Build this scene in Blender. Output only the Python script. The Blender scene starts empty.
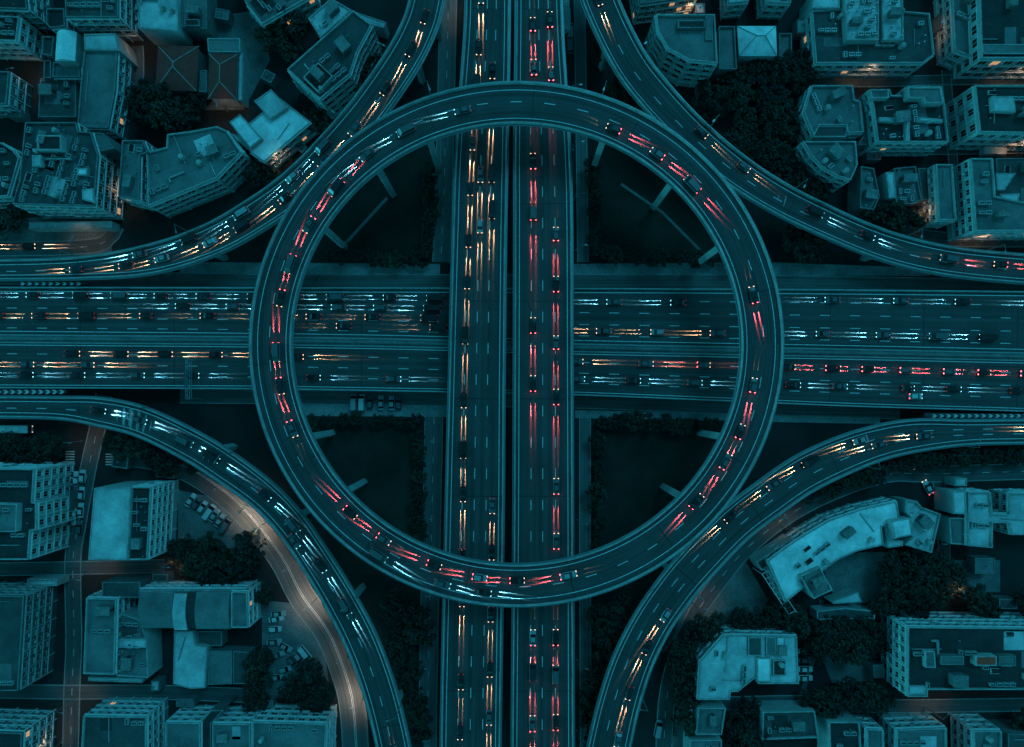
import bpy, math, random
from mathutils import Vector, Matrix
random.seed(11)
PI = math.pi
scn = bpy.context.scene
COL = scn.collection

# ------------------------------------------------------------------ camera, world, sun, exposure
H = 210.0                 # camera height (m)
F = 24.0 / 36.0 * 1024.0  # focal length in pixels
NX, NY = 512.0, 400.0     # where the plumb line meets the picture
cam_d = bpy.data.cameras.new('camera'); cam = bpy.data.objects.new('camera', cam_d); COL.objects.link(cam)
cam.location = (0, 0, H); cam.rotation_euler = (0, 0, 0)
cam_d.lens = 24; cam_d.sensor_width = 36; cam_d.shift_y = (NY - 373.5) / 1024.0
cam_d.clip_start = 1; cam_d.clip_end = 6000
scn.camera = cam
scn.render.resolution_x = 1024; scn.render.resolution_y = 747

SUN_EL, SUN_ROT = 6.0, 250.0
w = bpy.data.worlds.new('World'); scn.world = w; w.use_nodes = True
nt = w.node_tree; bg = nt.nodes['Background']
sky = nt.nodes.new('ShaderNodeTexSky'); sky.sky_type = 'NISHITA'; sky.sun_disc = False
sky.sun_elevation = math.radians(SUN_EL); sky.sun_rotation = math.radians(SUN_ROT)
mx = nt.nodes.new('ShaderNodeMix'); mx.data_type = 'RGBA'; mx.blend_type = 'MULTIPLY'; mx.inputs['Factor'].default_value = 1
mx.inputs[7].default_value = (0.022, 0.44, 0.61, 1)   # teal dusk sky
hs = nt.nodes.new('ShaderNodeHueSaturation'); hs.inputs['Saturation'].default_value = 0.25
nt.links.new(sky.outputs[0], hs.inputs['Color']); nt.links.new(hs.outputs[0], mx.inputs[6]); nt.links.new(mx.outputs[2], bg.inputs[0])
bg.inputs[1].default_value = 0.13
sd = bpy.data.lights.new('sun', 'SUN'); sd.energy = 0.30; sd.angle = math.radians(22); sd.color = (0.05, 0.66, 1.0)
so = bpy.data.objects.new('sun', sd); COL.objects.link(so)
so.rotation_euler = (math.radians(38), 0, math.radians(150))
scn.view_settings.view_transform = 'Standard'; scn.view_settings.look = 'None'
scn.view_settings.exposure = 1.4; scn.view_settings.gamma = 1.0
scn.render.engine = 'CYCLES'
scn.cycles.use_denoising = True; scn.cycles.max_bounces = 4; scn.cycles.diffuse_bounces = 2
scn.cycles.glossy_bounces = 2; scn.cycles.use_light_tree = True
scn.cycles.sample_clamp_indirect = 3.0; scn.cycles.light_sampling_threshold = 0.0

def P(px, py, z=0.0):
    """world point at height z that the picture shows at (px, py)"""
    k = (H - z) / F
    return Vector(((px - NX) * k, -(py - NY) * k, z))

# ------------------------------------------------------------------ materials
MATS = {}
def mat(name, col, rough=0.8, var=0.25, scale=0.4, metal=0.0, detail=4.0, emit=None, estr=0.0, fine=0.0):
    if name in MATS: return MATS[name]
    m = bpy.data.materials.new(name); m.use_nodes = True; n = m.node_tree.nodes; l = m.node_tree.links
    b = n['Principled BSDF']; b.inputs['Roughness'].default_value = rough; b.inputs['Metallic'].default_value = metal
    c = (col[0], col[1], col[2], 1)
    geo = n.new('ShaderNodeNewGeometry'); tx = n.new('ShaderNodeTexNoise'); tx.inputs['Scale'].default_value = scale
    tx.inputs['Detail'].default_value = detail; tx.inputs['Roughness'].default_value = 0.65
    l.new(geo.outputs['Position'], tx.inputs['Vector'])
    rp = n.new('ShaderNodeMapRange'); rp.inputs['From Min'].default_value = 0.3; rp.inputs['From Max'].default_value = 0.7
    rp.inputs['To Min'].default_value = 1 - var; rp.inputs['To Max'].default_value = 1 + var
    l.new(tx.outputs['Fac'], rp.inputs['Value'])
    val = rp.outputs[0]
    if fine:
        t2 = n.new('ShaderNodeTexNoise'); t2.inputs['Scale'].default_value = 2.3; t2.inputs['Detail'].default_value = 3
        l.new(geo.outputs['Position'], t2.inputs['Vector'])
        r2 = n.new('ShaderNodeMapRange'); r2.inputs['From Min'].default_value = 0.35; r2.inputs['From Max'].default_value = 0.65
        r2.inputs['To Min'].default_value = 1 - fine; r2.inputs['To Max'].default_value = 1 + fine
        l.new(t2.outputs['Fac'], r2.inputs['Value'])
        mm = n.new('ShaderNodeMath'); mm.operation = 'MULTIPLY'; l.new(val, mm.inputs[0]); l.new(r2.outputs[0], mm.inputs[1]); val = mm.outputs[0]
    vm = n.new('ShaderNodeVectorMath'); vm.operation = 'SCALE'; vm.inputs[0].default_value = col[:3]
    l.new(val, vm.inputs['Scale']); l.new(vm.outputs[0], b.inputs['Base Color'])
    if emit:
        b.inputs['Emission Color'].default_value = (*emit, 1); b.inputs['Emission Strength'].default_value = estr
    MATS[name] = m; return m

def asphalt(name, col):
    """asphalt with lengthwise wear: uses a UV map laid out in metres across / along the road"""
    m = bpy.data.materials.new(name); m.use_nodes = True; n = m.node_tree.nodes; l = m.node_tree.links
    b = n['Principled BSDF']; b.inputs['Roughness'].default_value = 0.72
    uv = n.new('ShaderNodeUVMap'); uv.uv_map = 'road'
    def noise(sx, sy, sc, det):
        mp = n.new('ShaderNodeMapping'); mp.inputs['Scale'].default_value = (sx, sy, 1); l.new(uv.outputs[0], mp.inputs[0])
        t = n.new('ShaderNodeTexNoise'); t.inputs['Scale'].default_value = sc; t.inputs['Detail'].default_value = det
        l.new(mp.outputs[0], t.inputs['Vector']); return t.outputs['Fac']
    def rng(v, a, c):
        r = n.new('ShaderNodeMapRange'); r.inputs['From Min'].default_value = 0.32; r.inputs['From Max'].default_value = 0.68
        r.inputs['To Min'].default_value = a; r.inputs['To Max'].default_value = c; l.new(v, r.inputs['Value']); return r.outputs[0]
    def mul(a, c):
        q = n.new('ShaderNodeMath'); q.operation = 'MULTIPLY'; l.new(a, q.inputs[0]); l.new(c, q.inputs[1]); return q.outputs[0]
    v = mul(mul(rng(noise(1, 0.012, 1.0, 5), 0.6, 1.45), rng(noise(1, 1, 0.09, 3), 0.82, 1.18)), rng(noise(1, 0.6, 2.2, 3), 0.88, 1.12))
    vm = n.new('ShaderNodeVectorMath'); vm.operation = 'SCALE'; vm.inputs[0].default_value = col
    l.new(v, vm.inputs['Scale']); l.new(vm.outputs[0], b.inputs['Base Color']); MATS[name] = m
    return m

A_RING = asphalt('asphalt_flyover', (0.050, 0.050, 0.051))
A_HWY = asphalt('asphalt_highway', (0.048, 0.048, 0.049))
A_ST = asphalt('asphalt_street', (0.075, 0.075, 0.075))
A_FR = asphalt('asphalt_frontage', (0.13, 0.13, 0.13))
A_WARM = asphalt('asphalt_side_road', (0.105, 0.105, 0.104))
CONC = mat('concrete', (0.30, 0.30, 0.29), 0.85, 0.2, 0.25, fine=0.15)
CONC_D = mat('concrete_dark', (0.24, 0.24, 0.24), 0.9, 0.3, 0.2, fine=0.2)
CONC_P = mat('concrete_paving', (0.15, 0.15, 0.148), 0.9, 0.35, 0.15, fine=0.25)
PARA = mat('parapet_concrete', (0.36, 0.36, 0.355), 0.8, 0.25, 0.3, fine=0.2)
CONC_M = mat('median_concrete', (0.16, 0.16, 0.16), 0.85, 0.3, 0.3, fine=0.2)
CAP = mat('parapet_cap', (0.33, 0.33, 0.32), 0.85, 0.35, 0.4, fine=0.25)
CAP_D = mat('parapet_cap_weathered', (0.19, 0.19, 0.185), 0.85, 0.35, 0.4, fine=0.25)
METAL = mat('galvanised_steel', (0.30, 0.31, 0.32), 0.4, 0.1, 1.0, metal=0.7)
PAINT = mat('road_paint', (0.62, 0.62, 0.60), 0.6, 0.35, 1.5)
GRASS = mat('dark_grass', (0.013, 0.015, 0.011), 0.95, 0.75, 0.08, detail=8, fine=0.3)
SOIL = mat('town_ground', (0.018, 0.018, 0.018), 0.95, 0.55, 0.05, detail=8, fine=0.3)
BARK = mat('bark', (0.05, 0.04, 0.03), 0.9)
def vary(m):
    n = m.node_tree.nodes; l = m.node_tree.links; oi = n.new('ShaderNodeObjectInfo'); b = n['Principled BSDF']; src = b.inputs['Base Color'].links[0].from_socket
    q = n.new('ShaderNodeMapRange'); q.inputs['To Min'].default_value = .4; q.inputs['To Max'].default_value = 1.25; l.new(oi.outputs['Random'], q.inputs['Value'])
    v = n.new('ShaderNodeVectorMath'); v.operation = 'SCALE'; l.new(src, v.inputs[0]); l.new(q.outputs[0], v.inputs['Scale']); l.new(v.outputs[0], b.inputs['Base Color']); return m
LEAFM = [mat('leaf_deep', (0.014, 0.021, 0.011), 0.75, 0.4, 0.5), mat('leaf_mid', (0.020, 0.028, 0.015), 0.7, 0.4, 0.5), mat('leaf_olive', (0.018, 0.021, 0.012), 0.75, 0.4, 0.5)]
for m_ in LEAFM: vary(m_)
R_LIGHT = mat('roof_light_membrane', (0.50, 0.50, 0.50), 0.7, 0.4, 0.16, detail=7, fine=0.10)
R_PALE = mat('roof_pale_sheet', (0.76, 0.76, 0.76), 0.6, 0.32, 0.2, detail=7, fine=0.08)
R_MID = mat('roof_mid_felt', (0.165, 0.165, 0.165), 0.85, 0.4, 0.12, detail=7, fine=0.12)
R_GREY = mat('roof_grey_felt', (0.075, 0.075, 0.075), 0.85, 0.4, 0.15, detail=7, fine=0.15)
R_DARK = mat('roof_dark_felt', (0.036, 0.036, 0.036), 0.9, 0.35, 0.2, detail=7, fine=0.25)
R_BROWN = mat('roof_red_tile', (0.30, 0.04, 0.03), 0.85, 0.2, 0.4, fine=0.15)
W_LIGHT = mat('wall_light_render', (0.36, 0.36, 0.35), 0.85, 0.2, 0.25, fine=0.08)
W_MID = mat('wall_grey_render', (0.14, 0.14, 0.14), 0.85, 0.25, 0.25, fine=0.1)
W_DARK = mat('wall_dark_brick', (0.09, 0.09, 0.09), 0.9, 0.25, 0.25, fine=0.15)
TRIM = mat('pale_trim', (0.62, 0.62, 0.61), 0.8, 0.15, 0.5)
GLASS = mat('window_glass', (0.012, 0.013, 0.014), 0.12, 0.3, 0.3)
LITW = mat('lit_window', (0.3, 0.2, 0.1), 0.5, 0.3, 0.3, emit=(1.0, 0.52, 0.22), estr=0.22)
BULB = mat('lamp_lens', (0.8, 0.6, 0.4), 0.4, 0.0, emit=(1.0, 0.6, 0.3), estr=14)
DUCTM = mat('duct_sheet', (0.36, 0.36, 0.36), 0.5, 0.15, 1.0, metal=0.3)
DARKM = mat('dark_plastic', (0.02, 0.02, 0.02), 0.6, 0.1)

# ------------------------------------------------------------------ mesh helper
class MB:
    def __init__(s): s.v = []; s.f = []; s.m = []; s.uv = []
    def face(s, pts, mi=0, uv=None):
        k = len(s.v); s.v += [tuple(p) for p in pts]; s.f.append(tuple(range(k, k + len(pts)))); s.m.append(mi)
        s.uv += list(uv) if uv else [(0, 0)] * len(pts)
    def box(s, x0, y0, z0, x1, y1, z1, mi=0, M=None):
        c = [Vector(p) for p in ((x0,y0,z0),(x1,y0,z0),(x1,y1,z0),(x0,y1,z0),(x0,y0,z1),(x1,y0,z1),(x1,y1,z1),(x0,y1,z1))]
        if M is not None: c = [M @ p for p in c]
        for q in ((0,3,2,1),(4,5,6,7),(0,1,5,4),(1,2,6,5),(2,3,7,6),(3,0,4,7)): s.face([c[i] for i in q], mi)
    def cyl(s, p0, p1, r0, r1, n=8, mi=0, caps=True):
        p0, p1 = Vector(p0), Vector(p1); d = (p1 - p0).normalized()
        a = d.orthogonal().normalized(); b = d.cross(a)
        A = [p0 + (a*math.cos(2*PI*i/n) + b*math.sin(2*PI*i/n))*r0 for i in range(n)]
        B = [p1 + (a*math.cos(2*PI*i/n) + b*math.sin(2*PI*i/n))*r1 for i in range(n)]
        for i in range(n): j = (i+1) % n; s.face([A[i], A[j], B[j], B[i]], mi)
        if caps: s.face(A[::-1], mi); s.face(B, mi)
    def mesh(s, name, mats, org=(0,0,0)):
        me = bpy.data.meshes.new(name); ox, oy, oz = org
        me.from_pydata([(x-ox, y-oy, z-oz) for x, y, z in s.v], [], s.f)
        for m in (mats if isinstance(mats, (list, tuple)) else [mats]): me.materials.append(m)
        me.polygons.foreach_set('material_index', s.m)
        lay = me.uv_layers.new(name='road')
        flat = [c for q in s.uv for c in q]; lay.data.foreach_set('uv', flat)
        me.update(); return me
    def obj(s, name, mats, parent=None, org=None):
        if org is None: org = tuple(parent.location) if parent else (0,0,0)
        o = bpy.data.objects.new(name, s.mesh(name, mats, org)); COL.objects.link(o)
        if parent: o.parent = parent
        else: o.location = org
        return o

def tag(o, label=None, cat=None, group=None, kind=None):
    if label and len(label.split()) > 16: print('LONG', len(label.split()), label)
    if label: o['label'] = label
    if cat: o['category'] = cat
    if group: o['group'] = group
    if kind: o['kind'] = kind
    return o
def empty(name, loc, label, cat, group=None, rz=0):
    o = bpy.data.objects.new(name, None); COL.objects.link(o); o.location = loc; o.rotation_euler = (0,0,rz)
    return tag(o, label, cat, group)
def inst(name, me, parent, loc, rz=0, sc=None):
    o = bpy.data.objects.new(name, me); COL.objects.link(o); o.location = loc; o.rotation_euler = (0,0,rz)
    if sc: o.scale = sc
    if parent: o.parent = parent
    return o
ORD = ['first','second','third','fourth','fifth','sixth','seventh','eighth','ninth','tenth','eleventh','twelfth','thirteenth','fourteenth','fifteenth','sixteenth','seventeenth','eighteenth','nineteenth','twentieth','twenty-first','twenty-second','twenty-third','twenty-fourth','twenty-fifth','twenty-sixth','twenty-seventh','twenty-eighth','twenty-ninth','thirtieth']

def inset(poly, d):
    """offset a CCW polygon inwards by d"""
    n = len(poly); out = []
    for i in range(n):
        a, b, c = Vector(poly[i-1][:2]), Vector(poly[i][:2]), Vector(poly[(i+1) % n][:2])
        e1 = (b-a).normalized(); e2 = (c-b).normalized()
        n1 = Vector((-e1.y, e1.x)); n2 = Vector((-e2.y, e2.x))
        bi = n1 + n2
        if bi.length < 0.3: bi = n1
        bi.normalize(); k = max(0.45, bi.dot(n1))
        out.append(b + bi * (d / k))
    return out
def area(p): return 0.5 * sum(p[i-1][0]*p[i][1] - p[i][0]*p[i-1][1] for i in range(len(p)))
def inside(p, x, y):
    r = False
    for i in range(len(p)):
        x1, y1 = p[i-1][:2]; x2, y2 = p[i][:2]
        if (y1 > y) != (y2 > y) and x < (x2-x1)*(y-y1)/(y2-y1)+x1: r = not r
    return r
def seg_dist(p, x, y):
    m = 1e9; q = Vector((x, y))
    for i in range(len(p)):
        a, b = Vector(p[i-1][:2]), Vector(p[i][:2]); d = b-a
        t = max(0, min(1, (q-a).dot(d)/max(1e-9, d.length_squared))); m = min(m, (q-(a+d*t)).length)
    return m

# ------------------------------------------------------------------ roads
class Road:
    def __init__(s, ctrl, closed=False, step=2.0, zoff=0.0):
        C = []
        for c in ctrl:
            p = P(c[0], c[1], c[3]); C.append((p.x, p.y, c[3], c[2]*(H-c[3])/F, c[0], c[1]))
        n = len(C); pts = []
        rng = range(n if closed else n-1)
        for i in rng:
            q = [C[(i+k) % n] if closed else C[min(max(i+k, 0), n-1)] for k in (-1, 0, 1, 2)]
            L = math.dist(q[1][:2], q[2][:2]); m = max(2, int(L/step))
            for j in range(m):
                t = j/m
                pts.append([0.5*(2*b + (c_-a)*t + (2*a-5*b+4*c_-d)*t*t + (3*b-a-3*c_+d)*t**3) for a, b, c_, d in zip(*q)])
        if not closed: pts.append(list(C[-1]))
        s.closed = closed
        s.p = [Vector(q[:3]) for q in pts]; s.w = [q[3]/2 for q in pts]; s.px = [(q[4], q[5]) for q in pts]
        N = len(s.p); s.n = N; s.t = []
        for i in range(N):
            a = s.p[(i-1) % N] if closed or i else s.p[0]; b = s.p[(i+1) % N] if closed or i < N-1 else s.p[-1]
            d = b-a; s.t.append(d.normalized())
        s.nn = [Vector((-t.y, t.x, 0)).normalized() for t in s.t]
        s.s = [0.0]
        for i in range(1, N): s.s.append(s.s[-1] + (s.p[i]-s.p[i-1]).length)
        s.len = s.s[-1] + ((s.p[0]-s.p[-1]).length if closed else 0)
    def find(s, x, y): return min(range(s.n), key=lambda i: (s.px[i][0]-x)**2 + (s.px[i][1]-y)**2)
    def at(s, d):
        if s.closed: d %= s.len
        d = max(0, d); i = 0
        lo, hi = 0, s.n-1
        while lo < hi:
            mid = (lo+hi+1)//2
            if s.s[mid] <= d: lo = mid
            else: hi = mid-1
        i = lo; j = (i+1) % s.n if (s.closed or i < s.n-1) else i
        L = (s.p[j]-s.p[i]).length; u = min(1, (d-s.s[i])/L) if L > 1e-6 else 0
        return s.p[i].lerp(s.p[j], u), s.t[i].lerp(s.t[j], u).normalized(), s.nn[i].lerp(s.nn[j], u).normalized(), s.w[i]*(1-u)+s.w[j]*u
    def ring(s, i, prof):
        return [s.p[i] + s.nn[i]*(a*s.w[i]+d) + Vector((0,0,z)) for a, d, z in prof]
    def sweep(s, prof, mb=None, mi=0, i0=0, i1=None, close=True, cap=True):
        mb = mb or MB(); i1 = s.n-1 if i1 is None else i1
        idx = list(range(i0, i1+1)) + ([0] if s.closed and i0 == 0 and i1 == s.n-1 else [])
        R = [s.ring(i, prof) for i in idx]; S = [s.s[i] for i in idx]
        if idx[-1] == 0 and len(idx) > 1: S[-1] = s.len
        m = len(prof)
        for k in range(len(R)-1):
            for j in range(m if close else m-1):
                j2 = (j+1) % m
                u0 = prof[j][0]*6+prof[j][1]; u1 = prof[j2][0]*6+prof[j2][1]
                mb.face([R[k][j], R[k+1][j], R[k+1][j2], R[k][j2]], mi, [(u0+30,S[k]),(u0+30,S[k+1]),(u1+30,S[k+1]),(u1+30,S[k])])
        if cap and close and not (s.closed and idx[-1] == 0):
            mb.face(R[0][::-1], mi); mb.face(R[-1], mi)
        return mb
    def strip(s, a, d, wd, z, mb=None, d0=None, d1=None, mi=0):
        """flat painted line centred at a*halfwidth+d"""
        mb = mb or MB()
        if d0 is None: return s.sweep([(a, d-wd/2, z), (a, d+wd/2, z)], mb, mi, close=False)
        q = []
        m = max(1, int((d1-d0)/3))
        for k in range(m+1):
            p, t, n, w_ = s.at(d0+(d1-d0)*k/m); q.append((p+n*(a*w_+d-wd/2)+Vector((0,0,z)), p+n*(a*w_+d+wd/2)+Vector((0,0,z))))
        for k in range(m): mb.face([q[k][0], q[k+1][0], q[k+1][1], q[k][1]], mi)
        return mb

def flyover(name, label, cat, R, surf, dashes, edges=((-1, 1.3), (1, -1.3)), thick=1.7, piers=(), dash=(3.0, 9.0), rails=True, solid=(), group=None, sides=(-1, 1)):
    root = empty(name, (R.p[R.n//2].x, R.p[R.n//2].y, 0), label, cat, group)
    R.sweep([(-1,0,0),(-1,0,-.6),(-.55,0,-thick),(.55,0,-thick),(1,0,-.6),(1,0,0)]).obj('deck', CONC, root)
    mb = MB(); prof = [(a/8, (-.42 if a == 8 else .42 if a == -8 else 0), .005) for a in range(-8, 9)]
    R.sweep(prof, mb, close=False).obj('road_surface', surf, root)
    for sgn in sides:
        R.sweep([(sgn,0,0.002),(sgn,-.42*sgn,0.002),(sgn,-.30*sgn,.5),(sgn,-.27*sgn,.95),(sgn,-.05*sgn,.95),(sgn,0,.5)][::sgn]).obj('parapet', PARA, root)
        if rails:
            mb = R.sweep([(sgn,.42*sgn,-.1),(sgn,.54*sgn,-.1),(sgn,.54*sgn,.02),(sgn,.42*sgn,.02)][::sgn])
            R.sweep([(sgn,0,-.12),(sgn,.42*sgn,-.12),(sgn,.42*sgn,-.35),(sgn,0,-.35)][::sgn], mb)
            mb.obj('service_ledge', METAL, root)
    mk = MB()
    for a, d in edges: R.strip(a, d, .2, .012).obj('edge_line', PAINT, root)
    dm = MB()
    for a in dashes:
        q = 0.0 if isinstance(a, float) else a[1]; a_ = a if isinstance(a, float) else a[0]
        d = 2.0
        while d + dash[0] < R.len: R.strip(a_, q, .2, .012, dm, d, d+dash[0]); d += dash[1]
    if dashes: dm.obj('lane_marking', PAINT, root)
    d = 14.0
    while d < R.len-5:
        p, t, n, w_ = R.at(d); jm = MB(); a = p+n*(w_-.45)+Vector((0,0,.011)); b = p-n*(w_-.45)+Vector((0,0,.011)); jm.face([a-t*.16, b-t*.16, b+t*.16, a+t*.16]); jm.obj('expansion_joint', DARKM, root); d += 28
    for (x, y, z0, kind) in piers:
        i = R.find(x, y); p = R.p[i]; n = R.nn[i]; pm = MB(); zt = p.z-thick+.02
        hw = R.w[i]; M = Matrix.Translation((p.x, p.y, 0)) @ Matrix.Rotation(math.atan2(n.y, n.x), 4, 'Z')
        off = {'in': hw*.72, 'out': -hw*.62, 'mid': 0}[kind]
        pm.box(off-.7, -.85, -.1, off+.7, .85, zt-1.5, 0, M)
        c = [(off-.85, zt-1.5), (off+.85, zt-1.5), (max(off+.75, hw*.8), zt-.35), (max(off+.75, hw*.8), zt), (min(off-1.6, -hw*.8), zt), (min(off-1.6, -hw*.8), zt-.35)]
        A = [M @ Vector((x_, -.95, z_)) for x_, z_ in c]; B = [M @ Vector((x_, .95, z_)) for x_, z_ in c]
        pm.face(A); pm.face(B[::-1])
        for k in range(6): pm.face([A[k-1], B[k-1], B[k], A[k]])
        pm.obj('pier', CONC, root)
    return root

# ground sheet and flat areas -------------------------------------------------
g = MB(); n_ = 16; S_ = 1500
for i in range(n_):
    for j in range(n_):
        a = -S_+i*2*S_/n_; b = -S_+j*2*S_/n_; q = 2*S_/n_
        g.face([(a,b,0),(a+q,b,0),(a+q,b+q,0),(a,b+q,0)])
tag(g.obj('ground', SOIL), kind='structure')
LV = [0.004]
def sheet(name, poly, m, lev=None, label=None):
    if lev is None: LV[0] += 0.004; z = LV[0]
    else: z = lev
    mb = MB(); mb.face([P(x, y, 0) + Vector((0,0,z)) for x, y in poly][::-1])
    o = mb.obj(name, m); tag(o, kind='structure')
    return o
# dark parcels inside the ring quadrants (grass), with pale paths
for poly in ([(318,262),(330,180),(380,150),(436,140),(434,262)], [(592,262),(592,145),(650,150),(720,190),(770,262)],
             [(300,418),(424,418),(422,560),(420,760),(400,760),(330,560)], [(596,418),(770,418),(700,520),(640,600),(592,720),(590,560)]):
    sheet('grass', poly, GRASS)
for a, b, wd in (((387,198),(343,246),3.0), ((621,184),(662,212),2.6), ((662,212),(706,256),2.6)):
    d = (Vector(b)-Vector(a)).normalized(); nrm = Vector((-d.y, d.x))*wd/2
    sheet('path', [tuple(Vector(a)+nrm), tuple(Vector(b)+nrm), tuple(Vector(b)-nrm), tuple(Vector(a)-nrm)], CONC_P)
# paved yards and car parks
for poly in ([(700,545),(738,548),(768,600),(745,640),(700,632),(672,640),(690,590)], [(820,652),(872,650),(874,681),(832,683)], [(178,490),(236,502),(262,545),(205,552),(178,548)],
             [(40,78),(76,78),(76,118),(38,118)], [(186,20),(262,10),(270,60),(244,110),(205,110),(244,60)], [(262,600),(318,606),(330,690),(262,700)],
             [(935,560),(1000,560),(1000,592),(940,592)], [(820,560),(862,552),(900,552),(900,590),(840,612)], [(0,220),(112,212),(112,256),(0,258)], [(684,655),(700,650),(700,747),(672,747)]):
    sheet('pavement', poly, CONC_P)

def street(ctrl, w_px, m=A_ST, kerb=True, marks=(), walk=0.0):
    LV[0] += 0.004
    R = Road([(x, y, w_px, LV[0]) for x, y in ctrl], step=3)
    mb = MB(); R.sweep([(a/6, 0, 0) for a in range(-6, 7)], mb, close=False)
    tag(mb.obj('street', m), kind='structure')
    if kerb:
        mb = MB()
        for sg in (-1, 1): R.sweep([(sg,0,-.1),(sg,.25*sg,-.1),(sg,.25*sg,.12),(sg,0,.12)][::sg], mb)
        tag(mb.obj('kerb', CONC), kind='structure')
    if marks:
        mb = MB()
        for a, dd in marks:
            if dd:
                d = 1
                while d+2 < R.len: R.strip(a, 0, .15, .01, mb, d, d+2.2); d += 6
            else: R.strip(a, 0, .15, .01, mb)
        tag(mb.obj('road_marking', PAINT), kind='structure')
    return R
S_W1 = street([(449,-30),(447,60),(444,185),(441,262)], 16, m=A_FR, marks=((0,1),))
S_W2 = street([(434,414),(431,557),(429,640),(427,780)], 17, m=A_FR, marks=((0,1),))
S_E1 = street([(579,-30),(581,100),(583,262)], 10, m=A_FR, marks=())
S_E2 = street([(585,414),(585,557),(586,780)], 10, m=A_FR, marks=())
S_N = street([(-40,280),(150,281),(300,283),(620,283),(780,284),(1070,289)], 16, m=A_WARM, kerb=True)
S_S = street([(180,396),(300,397),(450,399),(600,402),(770,409),(900,412)], 13, m=A_WARM)
for poly in ([(180,262),(440,264),(440,275),(180,273)], [(572,264),(760,262),(930,268),(930,276),(572,275)], [(300,404),(447,406),(447,417),(305,416)], [(575,410),(880,417),(880,424),(575,418)]):
    sheet('pavement', poly, CONC_D)
S_BL = street([(110,452),(150,456),(185,467),(216,486),(246,512),(281,557),(301,595),(328,633),(345,675),(353,710),(357,780)], 25, m=A_WARM, marks=((0,0),(.12,0)))
S_V = street([(104,395),(97,430),(88,470),(79,520),(73,560),(74,640),(72,690),(70,780)], 15, marks=((0,1),))
S_H1 = street([(-40,570),(70,568),(165,566)], 12)
S_H2 = street([(-40,690),(60,692),(150,692),(262,696)], 13)
S_TL = street([(-40,249),(60,248),(104,243),(117,226)], 13, marks=((0,1),))
S_TL2 = street([(138,46),(139,75),(132,104)], 9)
S_TR1 = street([(1070,79),(950,80),(870,82),(805,80)], 9)
S_TR2 = street([(946,70),(949,110),(953,160),(962,240)], 8)
S_TR3 = street([(1070,240),(960,240),(900,232)], 12)
S_TR4 = street([(1070,148),(950,150),(868,150)], 8)
S_BR = street([(663,780),(668,690),(690,625),(716,585),(745,550),(790,514),(840,489),(890,474),(932,474),(1070,470)], 15, marks=((0,1),))
S_BR2 = street([(938,480),(943,510),(944,560),(946,600)], 11)
S_BR3 = street([(700,704),(800,702),(880,706),(1070,704)], 12)
S_BR4 = street([(800,700),(815,650),(822,600)], 5, kerb=False)
# zebra crossings near the BL junction
mb = MB()
for k in range(6):
    for (x0, y0) in ((106,451), (66,451)):
        a = [(x0, y0+k*2.6), (x0+9, y0+k*2.6), (x0+9, y0+k*2.6+1.1), (x0, y0+k*2.6+1.1)]
        mb.face([P(x, y, 0)+Vector((0,0,.35)) for x, y in a][::-1])
for v in range(len(mb.v)): x, y, z = mb.v[v]; mb.v[v] = (x, y, LV[0]+.02)
tag(mb.obj('road_marking', PAINT), kind='structure')

# highway carriageways (level two) -------------------------------------------
HZ = 6.0
def lin(x, tab):
    for (a, va), (b, vb) in zip(tab, tab[1:]):
        if x <= b: return va + (vb-va)*(x-a)/(b-a)
    return tab[-1][1]
TOP = [(-60,287),(500,288),(765,289),(1084,292)]
MED = [(-60,338),(350,341.5),(600,348.5),(780,351.5),(1084,358)]
BOT = [(-60,388),(300,389.5),(620,396),(780,404.5),(1084,413.5)]
xs = [-60, 100, 250, 400, 550, 700, 850, 1000, 1084]
RN = Road([(x, (lin(x,TOP)+lin(x,MED)-3)/2, lin(x,MED)-3-lin(x,TOP), HZ) for x in xs])
RS = Road([(x, (lin(x,BOT)+lin(x,MED)+3)/2, lin(x,BOT)-lin(x,MED)-3, HZ) for x in xs])
HN = flyover('highway_carriageway', 'wide raised carriageway running east to west on the north side of the highway median', 'highway', RN, A_HWY,
        [0.56, 0.14, -0.28, -0.68], thick=1.5, sides=(1,), rails=False, piers=[(x, 310, 0, 'mid') for x in (40,150,260,370,620,730,840,950)])
HS = flyover('highway_carriageway', 'wide raised carriageway running west to east on the south side of the highway median', 'highway', RS, A_HWY,
        [0.48, 0.0, -0.46], edges=((-1, 1.0), (1, -1.0)), thick=1.5, sides=(-1,), rails=False, piers=[(x, 375, 0, 'mid') for x in (40,150,260,370,620,730,840,950)])
RM = Road([(x, lin(x,MED), 5.6, HZ) for x in xs])
mbr = RM.sweep([(-1,0,-.6),(1,0,-.6),(1,0,.03),(.5,0,.03),(.4,0,.85),(.16,0,.95),(-.16,0,.95),(-.4,0,.85),(-.5,0,.03),(-1,0,.03)][::-1])
tag(mbr.obj('median_barrier', CONC_M), 'long pale concrete median barrier between the two highway carriageways', 'barrier')
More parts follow.
